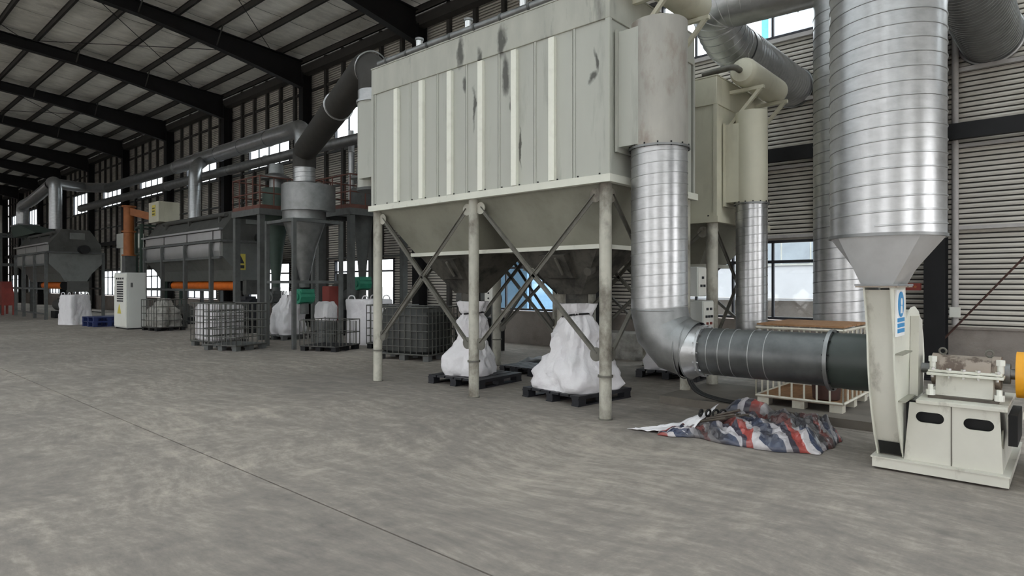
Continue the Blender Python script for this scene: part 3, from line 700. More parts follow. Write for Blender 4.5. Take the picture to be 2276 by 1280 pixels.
rings = []; a = Vector((10.3, 4.195, 5.515)); b = Vector((12.98, 4.14, 5.46)); N_ = 104
for i in range(N_+1):
    t = i/N_; rr = er+0.006+(0.014 if (i % 4 in (1, 2)) else 0)
    if i < 8: rr = er+0.012
    rings.append(G().ring(a*(1-t)+b*t, b-a, rr, 36))
G().chain(rings, False).build('ribbed_run', 'galv', D6, smooth=50)
G().torus(b-Vector((0.03, 0, 0)), (1, 0, 0), er+0.03, 0.02, n=36, m=6).build('wall_collar', 'galv_dull', D6)
# blower behind, feeding that exhaust
F2 = thing('blower', 'cream blower base hidden behind the horizontal duct, under the slim ducts', 'fan', (9.7, 2.5, 0))
g = G(); poly = [(9.72+(0.34+0.05*k/20)*math.cos(2*PI*k/20), 0.5+(0.34+0.05*k/20)*math.sin(2*PI*k/20)) for k in range(20)]
G().prism(poly, 'Y', 2.32, 2.62).build('volute', 'fan_paint', F2)
G().box(9.3, 10.2, 2.2, 2.75, 0.0, 0.14).build('base_frame', 'fan_paint', F2)
G().box(9.56, 9.94, 2.3, 2.64, 0.6, 0.83).build('outlet_neck', 'fan_paint', F2)

# cyclone duct to the big collector
D7 = thing('slanting_duct', 'thick dark duct slanting up from the large cyclone to the collector inlet', 'duct', (8.6, 14.9, 4.6))
pth = fillet([(8.68, 14.95, 4.62), (8.68, 14.95, 5.05), (6.95, 9.75, 5.62), (6.9, 9.48, 5.42), (6.9, 9.48, 5.06)], 0.55, 6)
G().sweep(pth, 0.29, n=36, cap=False).build('duct_tube', 'duct_dark', D7, smooth=15)
for t in (0.62,):
    p = Vector((8.68, 14.95, 5.05))*(1-t)+Vector((6.95, 9.75, 5.62))*t; G().torus(p, (-1.73, -5.2, 0.57), 0.30, 0.022, n=32, m=6).build('joint_ring', 'galv_new', D7)
G().torus((6.93, 9.62, 5.55), (-0.25, -1, -0.5), 0.305, 0.014, n=32, m=6).build('joint_ring', 'galv', D7)
# header ducts along the wall
D8 = thing('header_duct', 'upper silver header duct running high along the window wall', 'duct', (11.5, 27, 7.0))
pth = fillet([(11.3, 19.55, 5.7), (11.3, 19.55, 6.95), (11.5, 20.6, 7.0), (11.5, 31, 7.0)], 0.5, 6)
G().sweep(pth, 0.285, n=28, cap=False).build('wide_run', 'galv', D8, smooth=15)
G().sweep([(11.5, 31, 7.0), (11.5, 31.4, 7.0), (11.4, 40.5, 7.0)], [0.285, 0.25, 0.25], n=24, cap=False).build('narrow_run', 'galv_dull', D8)
G().sweep(fillet([(11.4, 40.4, 7.0), (10.6, 42.0, 7.1), (8.1, 37.4, 6.55), (8.1, 36.6, 6.55), (8.1, 36.6, 4.25)], 0.45, 5), 0.27, n=24, cap=False).build('drop_leg', 'galv', D8)
for y in (22.3, 24.4, 26.5, 28.6, 30.8): G().torus((11.5, y, 7.0), (0, 1, 0), 0.288, 0.016, n=28, m=6).build('joint_ring', 'galv_dull', D8)
G().bar((11.5, 20.6, 7.33), (11.5, 31, 7.33), 0.04, 0.04).build('cable_conduit', 'galv_new', D8)
D9 = thing('header_duct', 'lower slimmer header duct running along the window wall beneath the upper one', 'duct', (11.5, 27, 6.25))
G().sweep([(11.35, 10.0, 5.95), (11.5, 20, 6.2), (11.5, 30, 6.25), (11.5, 46, 6.3)], [0.17, 0.17, 0.19, 0.22], n=22, cap=False).build('duct_tube', 'galv_dull', D9)
for y in (19.5, 22.5, 25.5, 28.5, 32, 36): G().torus((11.5, y, 6.22), (0, 1, 0), 0.185, 0.014, n=24, m=6).build('joint_ring', 'galv_dull', D9)
D10 = thing('drop_duct', 'silver spiral drop duct from the header down to the nearer mixer', 'duct', (10.6, 26.5, 4))
G().sweep(fillet([(11.4, 27.9, 6.85), (10.7, 26.9, 6.4), (10.55, 26.6, 3.95)], 0.5, 5), 0.24, n=26, cap=False).build('duct_tube', 'galv', D10, smooth=15)
G().helix((10.56, 26.62, 3.95), (10.66, 26.8, 5.6), 0.24, 0.2, n=26).build('lock_seam', 'galv_dull', D10)
D11 = thing('drop_duct', 'silver elbow duct dropping onto the farthest mixer at the left edge', 'duct', (8.4, 43, 4))
G().sweep(fillet([(8.15, 37.6, 6.5), (8.0, 41.0, 5.95), (8.0, 43.0, 5.9), (8.0, 43.0, 4.3)], 0.5, 5), 0.27, n=24, cap=False).build('duct_tube', 'galv', D11, smooth=15)
D12 = thing('wall_pipe', 'thin vertical galvanised pipe beside the collector inlet stack', 'pipe', (11.9, 17.2, 0))
G().cyl((11.9, 17.6, 3.7), (11.9, 17.6, 6.6), 0.10, n=16).build('pipe_tube', 'galv', D12)
for z in (4.3, 5.1, 5.9): G().torus((11.9, 17.6, z), (0, 0, 1), 0.102, 0.012, n=18, m=6).build('joint_ring', 'galv_dull', D12)

# ================================================================== THE FAN
def plate_holes(outer, holes, ax, t0, t1):
    """flat plate with real holes: outer / holes are 2-D loops; extruded between t0 and t1 along axis ax"""
    bm = bmesh.new(); loops = []
    f = {'X': lambda p, t: (t, p[0], p[1]), 'Y': lambda p, t: (p[0], t, p[1])}[ax]
    edges = []
    for lp in [outer]+holes:
        vs = [bm.verts.new(f(p, t0)) for p in lp]
        edges += [bm.edges.new((vs[i], vs[(i+1) % len(vs)])) for i in range(len(vs))]
    bmesh.ops.triangle_fill(bm, edges=edges, use_beauty=True, use_dissolve=False)
    geom = bm.faces[:]
    r = bmesh.ops.extrude_face_region(bm, geom=geom)
    vv = [e for e in r['geom'] if isinstance(e, bmesh.types.BMVert)]
    d = Vector(f((0, 0), t1))-Vector(f((0, 0), t0)); bmesh.ops.translate(bm, verts=vv, vec=d)
    g = G(); idx = {v: i for i, v in enumerate(bm.verts)}
    g.add([tuple(v.co) for v in bm.verts], [tuple(idx[v] for v in fc.verts) for fc in bm.faces]); bm.free(); return g
def oval(c, w, h_, n=10):
    out = []; r = h_/2
    for s, a0 in ((1, -PI/2), (-1, PI/2)):
        for k in range(n+1):
            a = a0+PI*k/n; out.append((c[0]+s*(w/2-r)+r*math.cos(a), c[1]+r*math.sin(a)))
    return out
FAN = thing('centrifugal_fan', 'cream centrifugal fan with curved casing on a bearing pedestal at the right', 'fan', (6.8, 0.9, 0))
front = [(5.80, 1.575), (5.87, 1.36), (5.915, 1.18), (5.935, 0.97), (5.98, 0.76), (6.06, 0.53), (6.17, 0.30), (6.30, 0.112)]
back = [(7.0, 0.112)]+[(6.76+0.54*math.cos(a), 0.86+0.54*math.sin(a)) for a in [math.radians(x) for x in (-55, -35, -15, 5, 25, 45, 65, 85, 100, 112)]]+[(6.40, 1.30), (6.37, 1.575)]
scroll = front+back
def inset(poly, d):
    cx_ = sum(p[0] for p in poly)/len(poly); out = []; n = len(poly)
    for i in range(n):
        a, b, c = Vector(poly[i-1]), Vector(poly[i]), Vector(poly[(i+1) % n])
        e = ((b-a).normalized()+(c-b).normalized()).normalized(); nn = Vector((-e.y, e.x)); out.append(tuple(b+nn*d))
    return out
ins = inset(scroll, 0.035)
V = G().prism(ins, 'Y', 1.11, 1.29).build('volute', 'fan_paint', FAN, smooth=25)
for yy in (1.104, 1.296):
    G().prism(scroll, 'Y', yy-0.006, yy+0.006).build('side_plate', 'paint_light', V, smooth=0)
g = G(); g.box(5.76, 6.40, 1.05, 1.35, 1.575, 1.587); g.build('outlet_flange', 'bearing_top', FAN)
for z, xa, xb in ((1.02, 5.95, 6.36), (0.62, 6.06, 6.5)):
    G().box(xa, xb, 1.045, 1.10, z, z+0.012).build('rib', 'paint_hopper', V)
G().prism([(6.52, 0.62), (6.78, 0.62), (6.74, 1.28), (6.58, 1.32)], 'Y', 1.03, 1.095).build('rear_stiffener', 'fan_paint', FAN)
G().cyl((6.72, 1.34, 0.858), (6.72, 1.305, 0.858), 0.33, n=40).build('inlet_ring', 'flex_green', FAN)
G().box(6.34, 6.8, 1.125, 1.275, 0.112, 0.15).build('drain_box', 'grease', FAN)
G().loft([(6.305, 1.12, 0.125), (6.31, 1.12, 0.125), (6.31, 1.28, 0.125), (6.305, 1.28, 0.125)], [(6.235, 1.12, 0.245), (6.24, 1.12, 0.245), (6.24, 1.28, 0.245), (6.235, 1.28, 0.245)]).build('dark_cavity_plate', 'black', V)  # flat black plate: cavity shade and grease put into the colour
# notice on the outlet side
NP = G().box(5.93, 6.25, 1.084, 1.096, 1.17, 1.555).build('notice_plate', 'white_print', FAN); NP['label'] = 'white safety notice with a blue round symbol'
nc = G().cyl((6.09, 1.084, 1.435), (6.09, 1.078, 1.435), 0.105, n=32).build('notice_disc', 'blue_print', NP)
G().prism([(6.05, 1.36), (6.13, 1.36), (6.12, 1.42), (6.06, 1.42)], 'Y', 1.0765, 1.079).build('symbol_shoulders', 'white_print', NP)
G().cyl((6.09, 1.078, 1.455), (6.09, 1.075, 1.455), 0.032, n=16).build('symbol_dot', 'white_print', NP)
for k in range(3): G().box(5.96, 6.22, 1.078, 1.085, 1.20+0.045*k, 1.232+0.045*k).build('notice_band', 'blue_print', NP)
# base frame and pedestal
g = G(); g.box(6.28, 7.57, 0.38, 0.46, 0.02, 0.10).box(6.28, 7.57, 1.24, 1.32, 0.02, 0.10).box(6.20, 6.28, 0.38, 1.32, 0.02, 0.10).box(7.57, 7.65, 0.38, 1.32, 0.02, 0.10)
g.box(6.19, 7.66, 0.37, 1.33, 0.10, 0.112).box(6.3, 6.5, 0.5, 0.6, 0, 0.02).box(6.3, 6.5, 1.1, 1.2, 0, 0.02).box(7.3, 7.5, 0.5, 0.6, 0, 0.02).box(7.3, 7.5, 1.1, 1.2, 0, 0.02)
g.build('base_frame', 'fan_paint', FAN)
outer = [(1.09, 0.112), (0.42, 0.112), (0.44, 0.60), (1.05, 0.60)]
plate_holes(outer, [oval((0.905, 0.485), 0.20, 0.09), oval((0.575, 0.475), 0.20, 0.09)], 'X', 6.26, 6.275).build('front_plate', 'fan_paint', FAN, smooth=0)
G().loft([(6.275, 0.42, 0.105), (7.25, 0.42, 0.105), (7.25, 0.435, 0.105), (6.275, 0.435, 0.105)], [(6.275, 0.47, 0.6), (7.15, 0.47, 0.6), (7.15, 0.485, 0.6), (6.275, 0.485, 0.6)]).build('end_plate', 'fan_paint', FAN)
G().cyl((6.5, 0.441, 0.34), (6.5, 0.430, 0.34), 0.075, n=20).build('end_cover', 'paint_hopper', FAN)
G().box(6.36, 6.38, 0.45, 1.09, 0.112, 0.6).box(6.38, 7.15, 0.76, 0.77, 0.112, 0.6).build('hole_shade_plate', 'black', FAN)  # black plates added behind the oval holes to shade them by colour
G().box(6.23, 7.18, 0.39, 1.0, 0.60, 0.632).build('pedestal_top', 'fan_paint', FAN, bevel=0.004)
G().box(6.253, 6.258, 0.752, 0.758, 0.105, 0.6).build('weld_seam', 'grease', FAN)
# bearing housing: lower body, split flange, domed cap, end bells, bolts, eyes
bx = 6.72
g = G(); g.prism([(bx-0.27, 0.632), (bx+0.27, 0.632), (bx+0.22, 0.68), (bx+0.19, 0.82), (bx-0.19, 0.82), (bx-0.22, 0.68)], 'Y', 0.50, 0.90)
BH = g.build('bearing_housing', 'fan_paint', FAN, bevel=0.005)
G().box(bx-0.31, bx+0.31, 0.46, 0.94, 0.632, 0.655).build('housing_foot', 'grease', BH)
G().box(bx-0.25, bx+0.25, 0.43, 0.96, 0.82, 0.842).box(bx-0.24, bx+0.24, 0.44, 0.95, 0.847, 0.865).build('split_flange', 'paint_light', BH, bevel=0.003)
dome = [(bx+0.19*math.cos(a), 0.865+0.115*math.sin(a)) for a in [PI*k/12 for k in range(13)]]
G().prism(dome, 'Y', 0.52, 0.88).build('housing_cap', 'bearing_top', BH)
for ya, yb in ((0.46, 0.52), (0.88, 0.945)): G().cyl((bx, ya, 0.85), (bx, yb, 0.85), 0.14, n=28).build('end_bell', 'bearing_top', BH)
for yy in (0.47, 0.60, 0.70, 0.80, 0.92):
    for s in (-1, 1):
        b_ = G().cyl((bx+s*0.225, yy, 0.80), (bx+s*0.225, yy, 0.885), 0.012, n=8).cyl((bx+s*0.225, yy, 0.865), (bx+s*0.225, yy, 0.885), 0.02, n=6); b_.build('housing_bolt', 'chrome', BH)
for yy in (0.455, 0.925):
    G().cyl((bx-0.16, yy, 0.865), (bx-0.16, yy, 0.955), 0.024, n=12).cyl((bx-0.16, yy, 0.93), (bx-0.16, yy, 0.975), 0.034, n=6).build('oil_cup', 'panel_white', BH)
    G().cyl((bx-0.28, yy, 0.655), (bx-0.28, yy, 0.70), 0.035, n=8).cyl((bx-0.28, yy, 0.70), (bx-0.28, yy, 0.745), 0.02, n=8).build('anchor_nut', 'panel_white', BH)
for yy in (0.54, 0.87): G().torus((bx-0.02, yy, 1.012), (1, 0, 0), 0.026, 0.008, n=18).cyl((bx-0.02, yy, 0.97), (bx-0.02, yy, 0.99), 0.015, n=10).build('eye_bolt', 'brace_paint', BH)
G().cyl((bx, 1.10, 0.85), (bx, 0.20, 0.85), 0.045, n=20).build('shaft', 'galv_dull', FAN)
G().lathe([(0.10, 0), (0.10, 0.07), (0.07, 0.09)], 0, 0, 24)
G().cyl((bx, 0.45, 0.85), (bx, 0.40, 0.85), 0.085, n=24).build('shaft_collar', 'galv_dull', FAN)
G().cyl((bx, 0.36, 0.85), (bx, 0.06, 0.85), 0.19, n=32).build('coupling_guard', 'yellow', FAN)
G().box(6.45, 7.0, 0.34, 0.40, 0.30, 0.55).build('terminal_box', 'black', FAN)
mot = thing('electric_motor', 'grey finned electric motor beyond the yellow coupling guard at the right edge', 'motor', (bx, -0.45, 0))
G().cyl((bx, 0.02, 0.85), (bx, -0.75, 0.85), 0.24, n=32).build('motor_body', 'steel_grey', mot)
for k in range(16):
    an = 2*PI*k/16; c, s = math.cos(an), math.sin(an)
    G().bar((bx+0.255*c, -0.02, 0.85+0.255*s), (bx+0.255*c, -0.7, 0.85+0.255*s), 0.012, 0.04, up=(c, 0, s)).build('fin', 'steel_grey', mot)
G().box(6.25, 7.3, -0.85, 0.30, 0.56, 0.60).build('motor_plate', 'fan_paint', mot)
for yy in (-0.8, 0.15):
    for xx in (6.3, 7.2): G().box(xx, xx+0.06, yy, yy+0.08, 0.0, 0.56).build('support_leg', 'fan_paint', mot)

# ================================================================== PALLETS, CAGES, BAGS
def make_pallet(name, label, loc, rz, m='plastic_black', w=1.1, d=1.1, h_=0.14, group=None, slats=6):
    t = thing(name, label, 'pallet', loc, group, True, rz)
    for k in range(slats):
        a = -d/2+d*k/slats; G().box(-w/2, w/2, a, a+d/slats-0.025, h_-0.03, h_).build('deck_board', m, t)
    for y in (-d/2+0.07, 0, d/2-0.07):
        G().box(-w/2, w/2, y-0.06, y+0.06, h_-0.05, h_-0.03).build('stringer', m, t)
        G().box(-w/2, w/2, y-0.06, y+0.06, 0, 0.02).build('bottom_runner', m, t)
        for x in (-w/2+0.08, 0, w/2-0.08): G().box(x-0.07, x+0.07, y-0.06, y+0.06, 0.02, h_-0.05).build('foot_block', m, t)
    return t
def cage(name, label, loc, rz, m='ibc_wire', w=1.0, d=1.2, h_=1.0, nh=6, nw=7, nd=8, base=0.13, cut=None, group='wire tank cages', fill=None, fillname=None, pm=None, r=0.011, tray=None):
    """wire cage of a bulk liquid container on its pallet; each side is a panel of welded bars"""
    t = thing(name, label, 'cage', loc, group, True, rz)
    pm = pm or m
    g = G().box(-w/2, w/2, -d/2, d/2, base-0.02, base+0.005); g.build('tray', tray or pm, t)
    for x in (-w/2+0.08, 0, w/2-0.08):
        for y in (-d/2+0.08, 0, d/2-0.08): G().box(x-0.07, x+0.07, y-0.07, y+0.07, 0.0, base-0.02).build('foot_block', pm, t)
    for s, ax in ((-1, 'x'), (1, 'x'), (-1, 'y'), (1, 'y')):
        g = G(); ln = d if ax == 'x' else w; nn = nd if ax == 'x' else nw; o = s*(w/2 if ax == 'x' else d/2)
        P = (lambda u, z: (o, u, z)) if ax == 'x' else (lambda u, z: (u, o, z))
        for k in range(nh):
            z = base+h_*k/(nh-1); g.cyl(P(-ln/2, z), P(ln/2, z), r*(1.5 if k in (0, nh-1) and not cut else 1), n=6)
        for k in range(nn+1):
            u = -ln/2+ln*k/nn; top = base+h_*(1 if not cut else cut*random.uniform(0.96, 1.12)); g.cyl(P(u, base), P(u, top), r, n=6)
        g.build('cage_side', m, t)
    if fill:
        rings = []
        for z, k in ((base+0.01, 0.86), (base+0.06, 0.95), (base+0.5*h_, 0.97), (base+h_*0.9, 0.95), (base+h_*0.985, 0.84)):
            q = []
            for i in range(32):
                an = 2*PI*i/32; c, s_ = math.cos(an), math.sin(an); e = (abs(c)**6+abs(s_)**6)**(-1/6)
                q.append((w/2*0.98*k*c*e*(1+0.02*noise.noise(Vector((c*2, s_*2, z*4)))), d/2*0.98*k*s_*e, z))
            rings.append(q)
        G().chain(rings).build(fillname or 'tank', fill, t)
    return t
def superq(an, p=5): 
    c, s = math.cos(an), math.sin(an); e = (abs(c)**p+abs(s)**p)**(-1/p); return c*e, s*e
def bulk_bag(name, label, loc, rz, prof, w, d, m='bag_white', seed=1, fold=0.04, loops=True, p=5, group=None, lean=(0, 0), nseg=72, folds=9):
    """soft fabric sack: prof = [(z, scale, foldiness)]; vertical creases fade with height"""
    t = thing(name, label, 'bulk bag', loc, group, True, rz); rings = []
    prof = [tuple(r)+(0,)*(5-len(r)) for r in prof]
    prof2 = []
    for k in range(len(prof)-1):
        n = max(2, int((prof[k+1][0]-prof[k][0])/0.045))
        for q in range(n):
            u = q/n; u2 = u*u*(3-2*u); prof2.append(tuple(prof[k][j]*(1-(u if j == 0 else u2))+prof[k+1][j]*(u if j == 0 else u2) for j in range(len(prof[k]))))
    prof2.append(prof[-1])
    for row in prof2:
        z, k, fo = row[:3]; ox = row[3] if len(row) > 3 else 0; oy = row[4] if len(row) > 4 else 0
        q = []
        for i in range(nseg):
            an = 2*PI*i/nseg; c, s = superq(an, p if fo < 0.6 else 2.5)
            n1 = noise.noise(Vector((math.cos(an)*1.6+seed*3.1, math.sin(an)*1.6, z*1.8)))
            n2 = noise.noise(Vector((math.cos(an)*4.5+seed, math.sin(an)*4.5, z*4.0+7)))
            q3 = an+0.9*noise.noise(Vector((math.cos(an)*1.3, math.sin(an)*1.3, z*2.2+seed)))
            cr = 1-2.6*abs(noise.noise(Vector((math.cos(q3)*folds*0.33, math.sin(q3)*folds*0.33, z*0.9+seed*1.7))))-0.5+0.35*n2
            n3 = abs(noise.noise(Vector((math.cos(an)*5+z*3, math.sin(an)*5+z*2, z*6+seed))))
            f_ = 1+fold*(1.4*n1+0.8*n2-1.3*n3)+fo*0.22*cr
            q.append((w/2*k*c*f_+ox, d/2*k*s*f_+oy, z+0.02*n1))
        rings.append(q)
    zb_ = prof[0][0]
    rings[0] = [(x, y, zb_) for x, y, z in rings[0]]
    G().chain(rings).build('sack', m, t, smooth=70)
    if loops:
        zt_ = prof[-1][0]
        for sx in (-1, 1):
            for sy in (-1, 1):
                k = prof[-1][1]*0.9
                G().sweep(fillet([(sx*w/2*k, sy*d/2*k*0.9, zt_-0.15), (sx*w/2*k*1.02, sy*d/2*k*0.8, zt_+0.10), (sx*w/2*k*0.95, sy*d/2*k*0.35, zt_+0.10), (sx*w/2*k, sy*d/2*k*0.25, zt_-0.12)], 0.09, 4), 0.016, n=6).build('lifting_loop', m, t)
    return t
make_pallet('pallet', 'black plastic pallet under the white bag at the middle pipe leg', (7.35, 7.35, 0), 0.08)
make_pallet('pallet', 'black plastic pallet under the wide white bag behind the front pipe leg', (7.33, 5.3, 0), -0.12)
make_pallet('pallet', 'black pallet on the floor below the cream collector', (10.2, 5.2, 0), 0.1)
make_pallet('pallet', 'black pallet half hidden behind the wide white bag', (8.75, 7.4, 0), 0.0, w=0.7, d=0.8)
b1 = bulk_bag('hanging_bag', 'white fabric bag tied to the left hopper spout, slumping onto a pallet', (7.35, 7.42, 0.14), 0.3,
    [(0.0, 0.92, 0.1, -0.02, 0.02), (0.10, 1.0, 0.15, -0.02, 0.04), (0.25, 0.92, 0.3, -0.02, 0.05), (0.45, 0.68, 0.6, 0, 0.03), (0.62, 0.52, 0.8), (0.75, 0.60, 0.6), (0.88, 0.58, 0.7), (0.98, 0.40, 1.0), (1.03, 0.50, 0.8), (1.18, 0.60, 0.8)], 0.82, 0.82, seed=2, fold=0.08, loops=False)
G().torus((0, 0, 0.985), (0, 0.1, 1), 0.185, 0.014).build('tie_rope', 'black', b1)
b2 = bulk_bag('hanging_bag', 'wide white fabric bag tied to the right hopper spout, spread over its pallet', (7.33, 5.28, 0.14), -0.2,
    [(0.0, 0.95, 0.1), (0.08, 1.02, 0.2), (0.22, 0.98, 0.35), (0.38, 0.80, 0.55), (0.55, 0.68, 0.7), (0.75, 0.62, 0.8), (0.92, 0.50, 0.8), (1.02, 0.36, 1.0), (1.08, 0.42, 0.9), (1.19, 0.50, 0.8)], 1.06, 1.06, seed=5, fold=0.09, loops=False, folds=11)
G().torus((0, 0, 1.02), (0, 0.15, 1), 0.215, 0.014).build('tie_rope', 'black', b2)
b3 = bulk_bag('hanging_bag', 'white fabric bag under the cream collector behind the elbow', (10.15, 5.2, 0.14), 0.2,
    [(0.0, 0.95, 0.1), (0.10, 1.0, 0.2), (0.3, 0.9, 0.4), (0.6, 0.6, 0.7), (0.9, 0.4, 0.9), (1.08, 0.36, 0.9)], 0.95, 0.95, seed=8, fold=0.08, loops=False)

CG = 'wire tank cages'
cage('wire_cage', 'white wire cage with brown residue below the horizontal duct', (8.6, 2.5, 0.10), 0.0, 'ibc_wire_white', 1.2, 1.0, 0.85, 4, 6, 7, 0.11, group=CG, r=0.012, tray='wood')
jar = thing('brown_bucket', 'dark brown bucket standing in the white wire cage', 'bucket', (8.22, 2.24, 0.215))
G().lathe([(0.13, 0.215), (0.15, 0.23), (0.17, 0.48), (0.18, 0.485), (0.18, 0.50), (0.155, 0.50), (0.14, 0.26)], 8.22, 2.24, 28, True).build('pail', 'rust_brown', jar)
G().torus((8.22, 2.24, 0.44), (0, 0, 1), 0.172, 0.006).build('rim_bead', 'rust_brown', jar)
lid = thing('wooden_lid', 'weathered orange plywood boards lying on top of the white wire cage', 'boards', (8.6, 2.5, 1.1))
for k in range(6): G().box(8.02+0.2*k, 8.20+0.2*k, 2.0, 3.0, 1.09, 1.112).build('board', 'wood', lid)
g = G().box(7.72, 9.3, 1.5, 4.2, 0, 0.10); pad = g.build('floor_plinth', 'slab_pad'); tag(pad, 'low grey concrete plinth on the floor beneath the horizontal duct', 'plinth')

cage('wire_cage', 'dark covered wire tank cage standing left of the pipe-leg braces', (8.95, 10.75, 0), 0.28, 'ibc_wire', 1.15, 1.35, 0.98, 7, 8, 9, 0.13, group=CG, fill='ibc_dark', fillname='dark_tank', pm='steel_grey')
cage('wire_cage', 'empty tall wire cage in front of the white-filled cage, nearest the camera', (7.15, 15.55, 0), 0.30, 'ibc_wire', 0.95, 1.1, 1.0, 6, 6, 7, 0.13, group=CG, pm='steel_grey')
cage('wire_cage', 'wire cage packed with a white sack, just behind the empty tall cage', (7.35, 16.9, 0), 0.2, 'ibc_wire', 0.95, 1.05, 0.98, 7, 7, 8, 0.13, group=CG, fill='bag_white', fillname='white_liner', pm='steel_grey')
cage('wire_cage', 'cut-down low wire cage below the cyclone cone', (8.62, 13.65, 0), 0.35, 'ibc_wire', 0.95, 1.05, 0.62, 3, 7, 8, 0.12, cut=0.95, group=CG, pm='steel_dark')
cage('wire_cage', 'wire cage with pale contents half behind the left pipe leg', (9.95, 12.9, 0), 0.3, 'ibc_wire', 0.9, 0.95, 0.95, 6, 6, 7, 0.13, group=CG, fill='bag_white', fillname='white_liner', pm='steel_dark')
cage('wire_cage', 'wire cage holding a crumpled grey sack beside the control cabinet', (8.45, 23.9, 0), 0.1, 'ibc_wire', 1.0, 1.1, 0.95, 5, 5, 6, 0.12, group=CG, pm='steel_dark')
bulk_bag('crumpled_sack', 'crumpled grey foil sack stuffed in the cage beside the control cabinet', (8.45, 23.9, 0.13), 0.2, [(0, 0.9, 0.2), (0.2, 1.02, 0.3), (0.5, 0.95, 0.4), (0.75, 0.6, 0.6), (0.98, 0.42, 0.7)], 0.9, 0.95, m='bag_grey', seed=11, fold=0.16, loops=False)
bulk_bag('bulk_bag', 'upright white bulk bag in front of the farther mixer', (7.3, 30.0, 0), 0.35, [(0, 0.99, 0.02), (0.1, 1.0, 0.04), (0.7, 0.95, 0.04), (1.12, 0.88, 0.06), (1.18, 0.84, 0.06)], 0.95, 0.85, seed=13, fold=0.05, p=8)
bulk_bag('bulk_bag', 'lumpy white bulk bag between the frame posts left of the green valve', (9.58, 17.4, 0.14), 0.1, [(0, 0.9, 0.1), (0.15, 1.0, 0.15), (0.45, 0.92, 0.2), (0.75, 0.88, 0.3), (0.95, 0.6, 0.6), (1.15, 0.36, 0.8)], 0.85, 0.95, seed=17, fold=0.10, loops=True)
make_pallet('pallet', 'dark pallet under the lumpy white bulk bag', (9.58, 17.4, 0), 0.1, 'steel_grey')
bulk_bag('bulk_bag', 'tall square white bulk bag with a raised loop beside the left pipe leg', (10.2, 14.25, 0.0), 0.2, [(0, 0.95, 0.03), (0.12, 1.0, 0.05), (0.8, 1.0, 0.05), (1.15, 1.02, 0.04), (1.2, 0.98, 0.04)], 0.95, 0.95, seed=19, p=8)
bulk_bag('bulk_bag', 'small white sack on a drum between two frame posts', (9.38, 15.05, 0.62), 0.1, [(0, 0.9, 0.05), (0.1, 1.0, 0.1), (0.4, 0.95, 0.15), (0.52, 0.7, 0.4)], 0.5, 0.5, seed=23, loops=False)
dr = thing('drum', 'dark steel drum beneath the small white sack', 'drum', (9.38, 15.05, 0))
G().lathe([(0.27, 0), (0.29, 0.01), (0.29, 0.2), (0.3, 0.21), (0.29, 0.22), (0.29, 0.4), (0.3, 0.41), (0.29, 0.42), (0.29, 0.61), (0.27, 0.62)], 9.38, 15.05, 28).build('shell', 'steel_grey', dr)
make_pallet('pallet', 'blue plastic pallet beside the white bulk bag by the cabinet', (7.75, 28.0, 0), 0.05, 'plastic_blue', w=1.1, d=1.2, h_=0.2)
make_pallet('pallet', 'second blue plastic pallet stacked on the first by the cabinet', (7.75, 28.0, 0.2), 0.1, 'plastic_blue', w=1.1, d=1.1, h_=0.17)
bulk_bag('wrapped_bundle', 'low bundle in grey plastic sheeting by the wall behind the collector legs', (12.15, 7.2, 0), 0.1, [(0, 0.97, 0.1), (0.1, 1.0, 0.15), (0.4, 0.95, 0.2), (0.55, 0.8, 0.3)], 1.1, 1.6, m='bag_grey', seed=31, fold=0.1, loops=False)
rg = G(); vs = []; fs = []
for i in range(15):
    for j in range(9):
        u, v = i/14-0.5, j/8-0.5; e = max(0, 1-(u*u*4+v*v*4))
        vs.append((9.9+1.0*u, 8.1+0.7*v, 0.008+0.16*e**0.6*(0.6+0.8*abs(noise.noise(Vector((u*5, v*5, 1)))))))
for i in range(14):
    for j in range(8): a = i*9+j; fs.append((a, a+9, a+10, a+1))
rg.add(vs, fs); o = rg.build('dark_rag', 'plastic_black', smooth=60); md = o.modifiers.new('s', 'SOLIDIFY'); md.thickness = 0.008
tag(o, 'heap of dark sheeting on the floor behind the bags', 'sheeting')

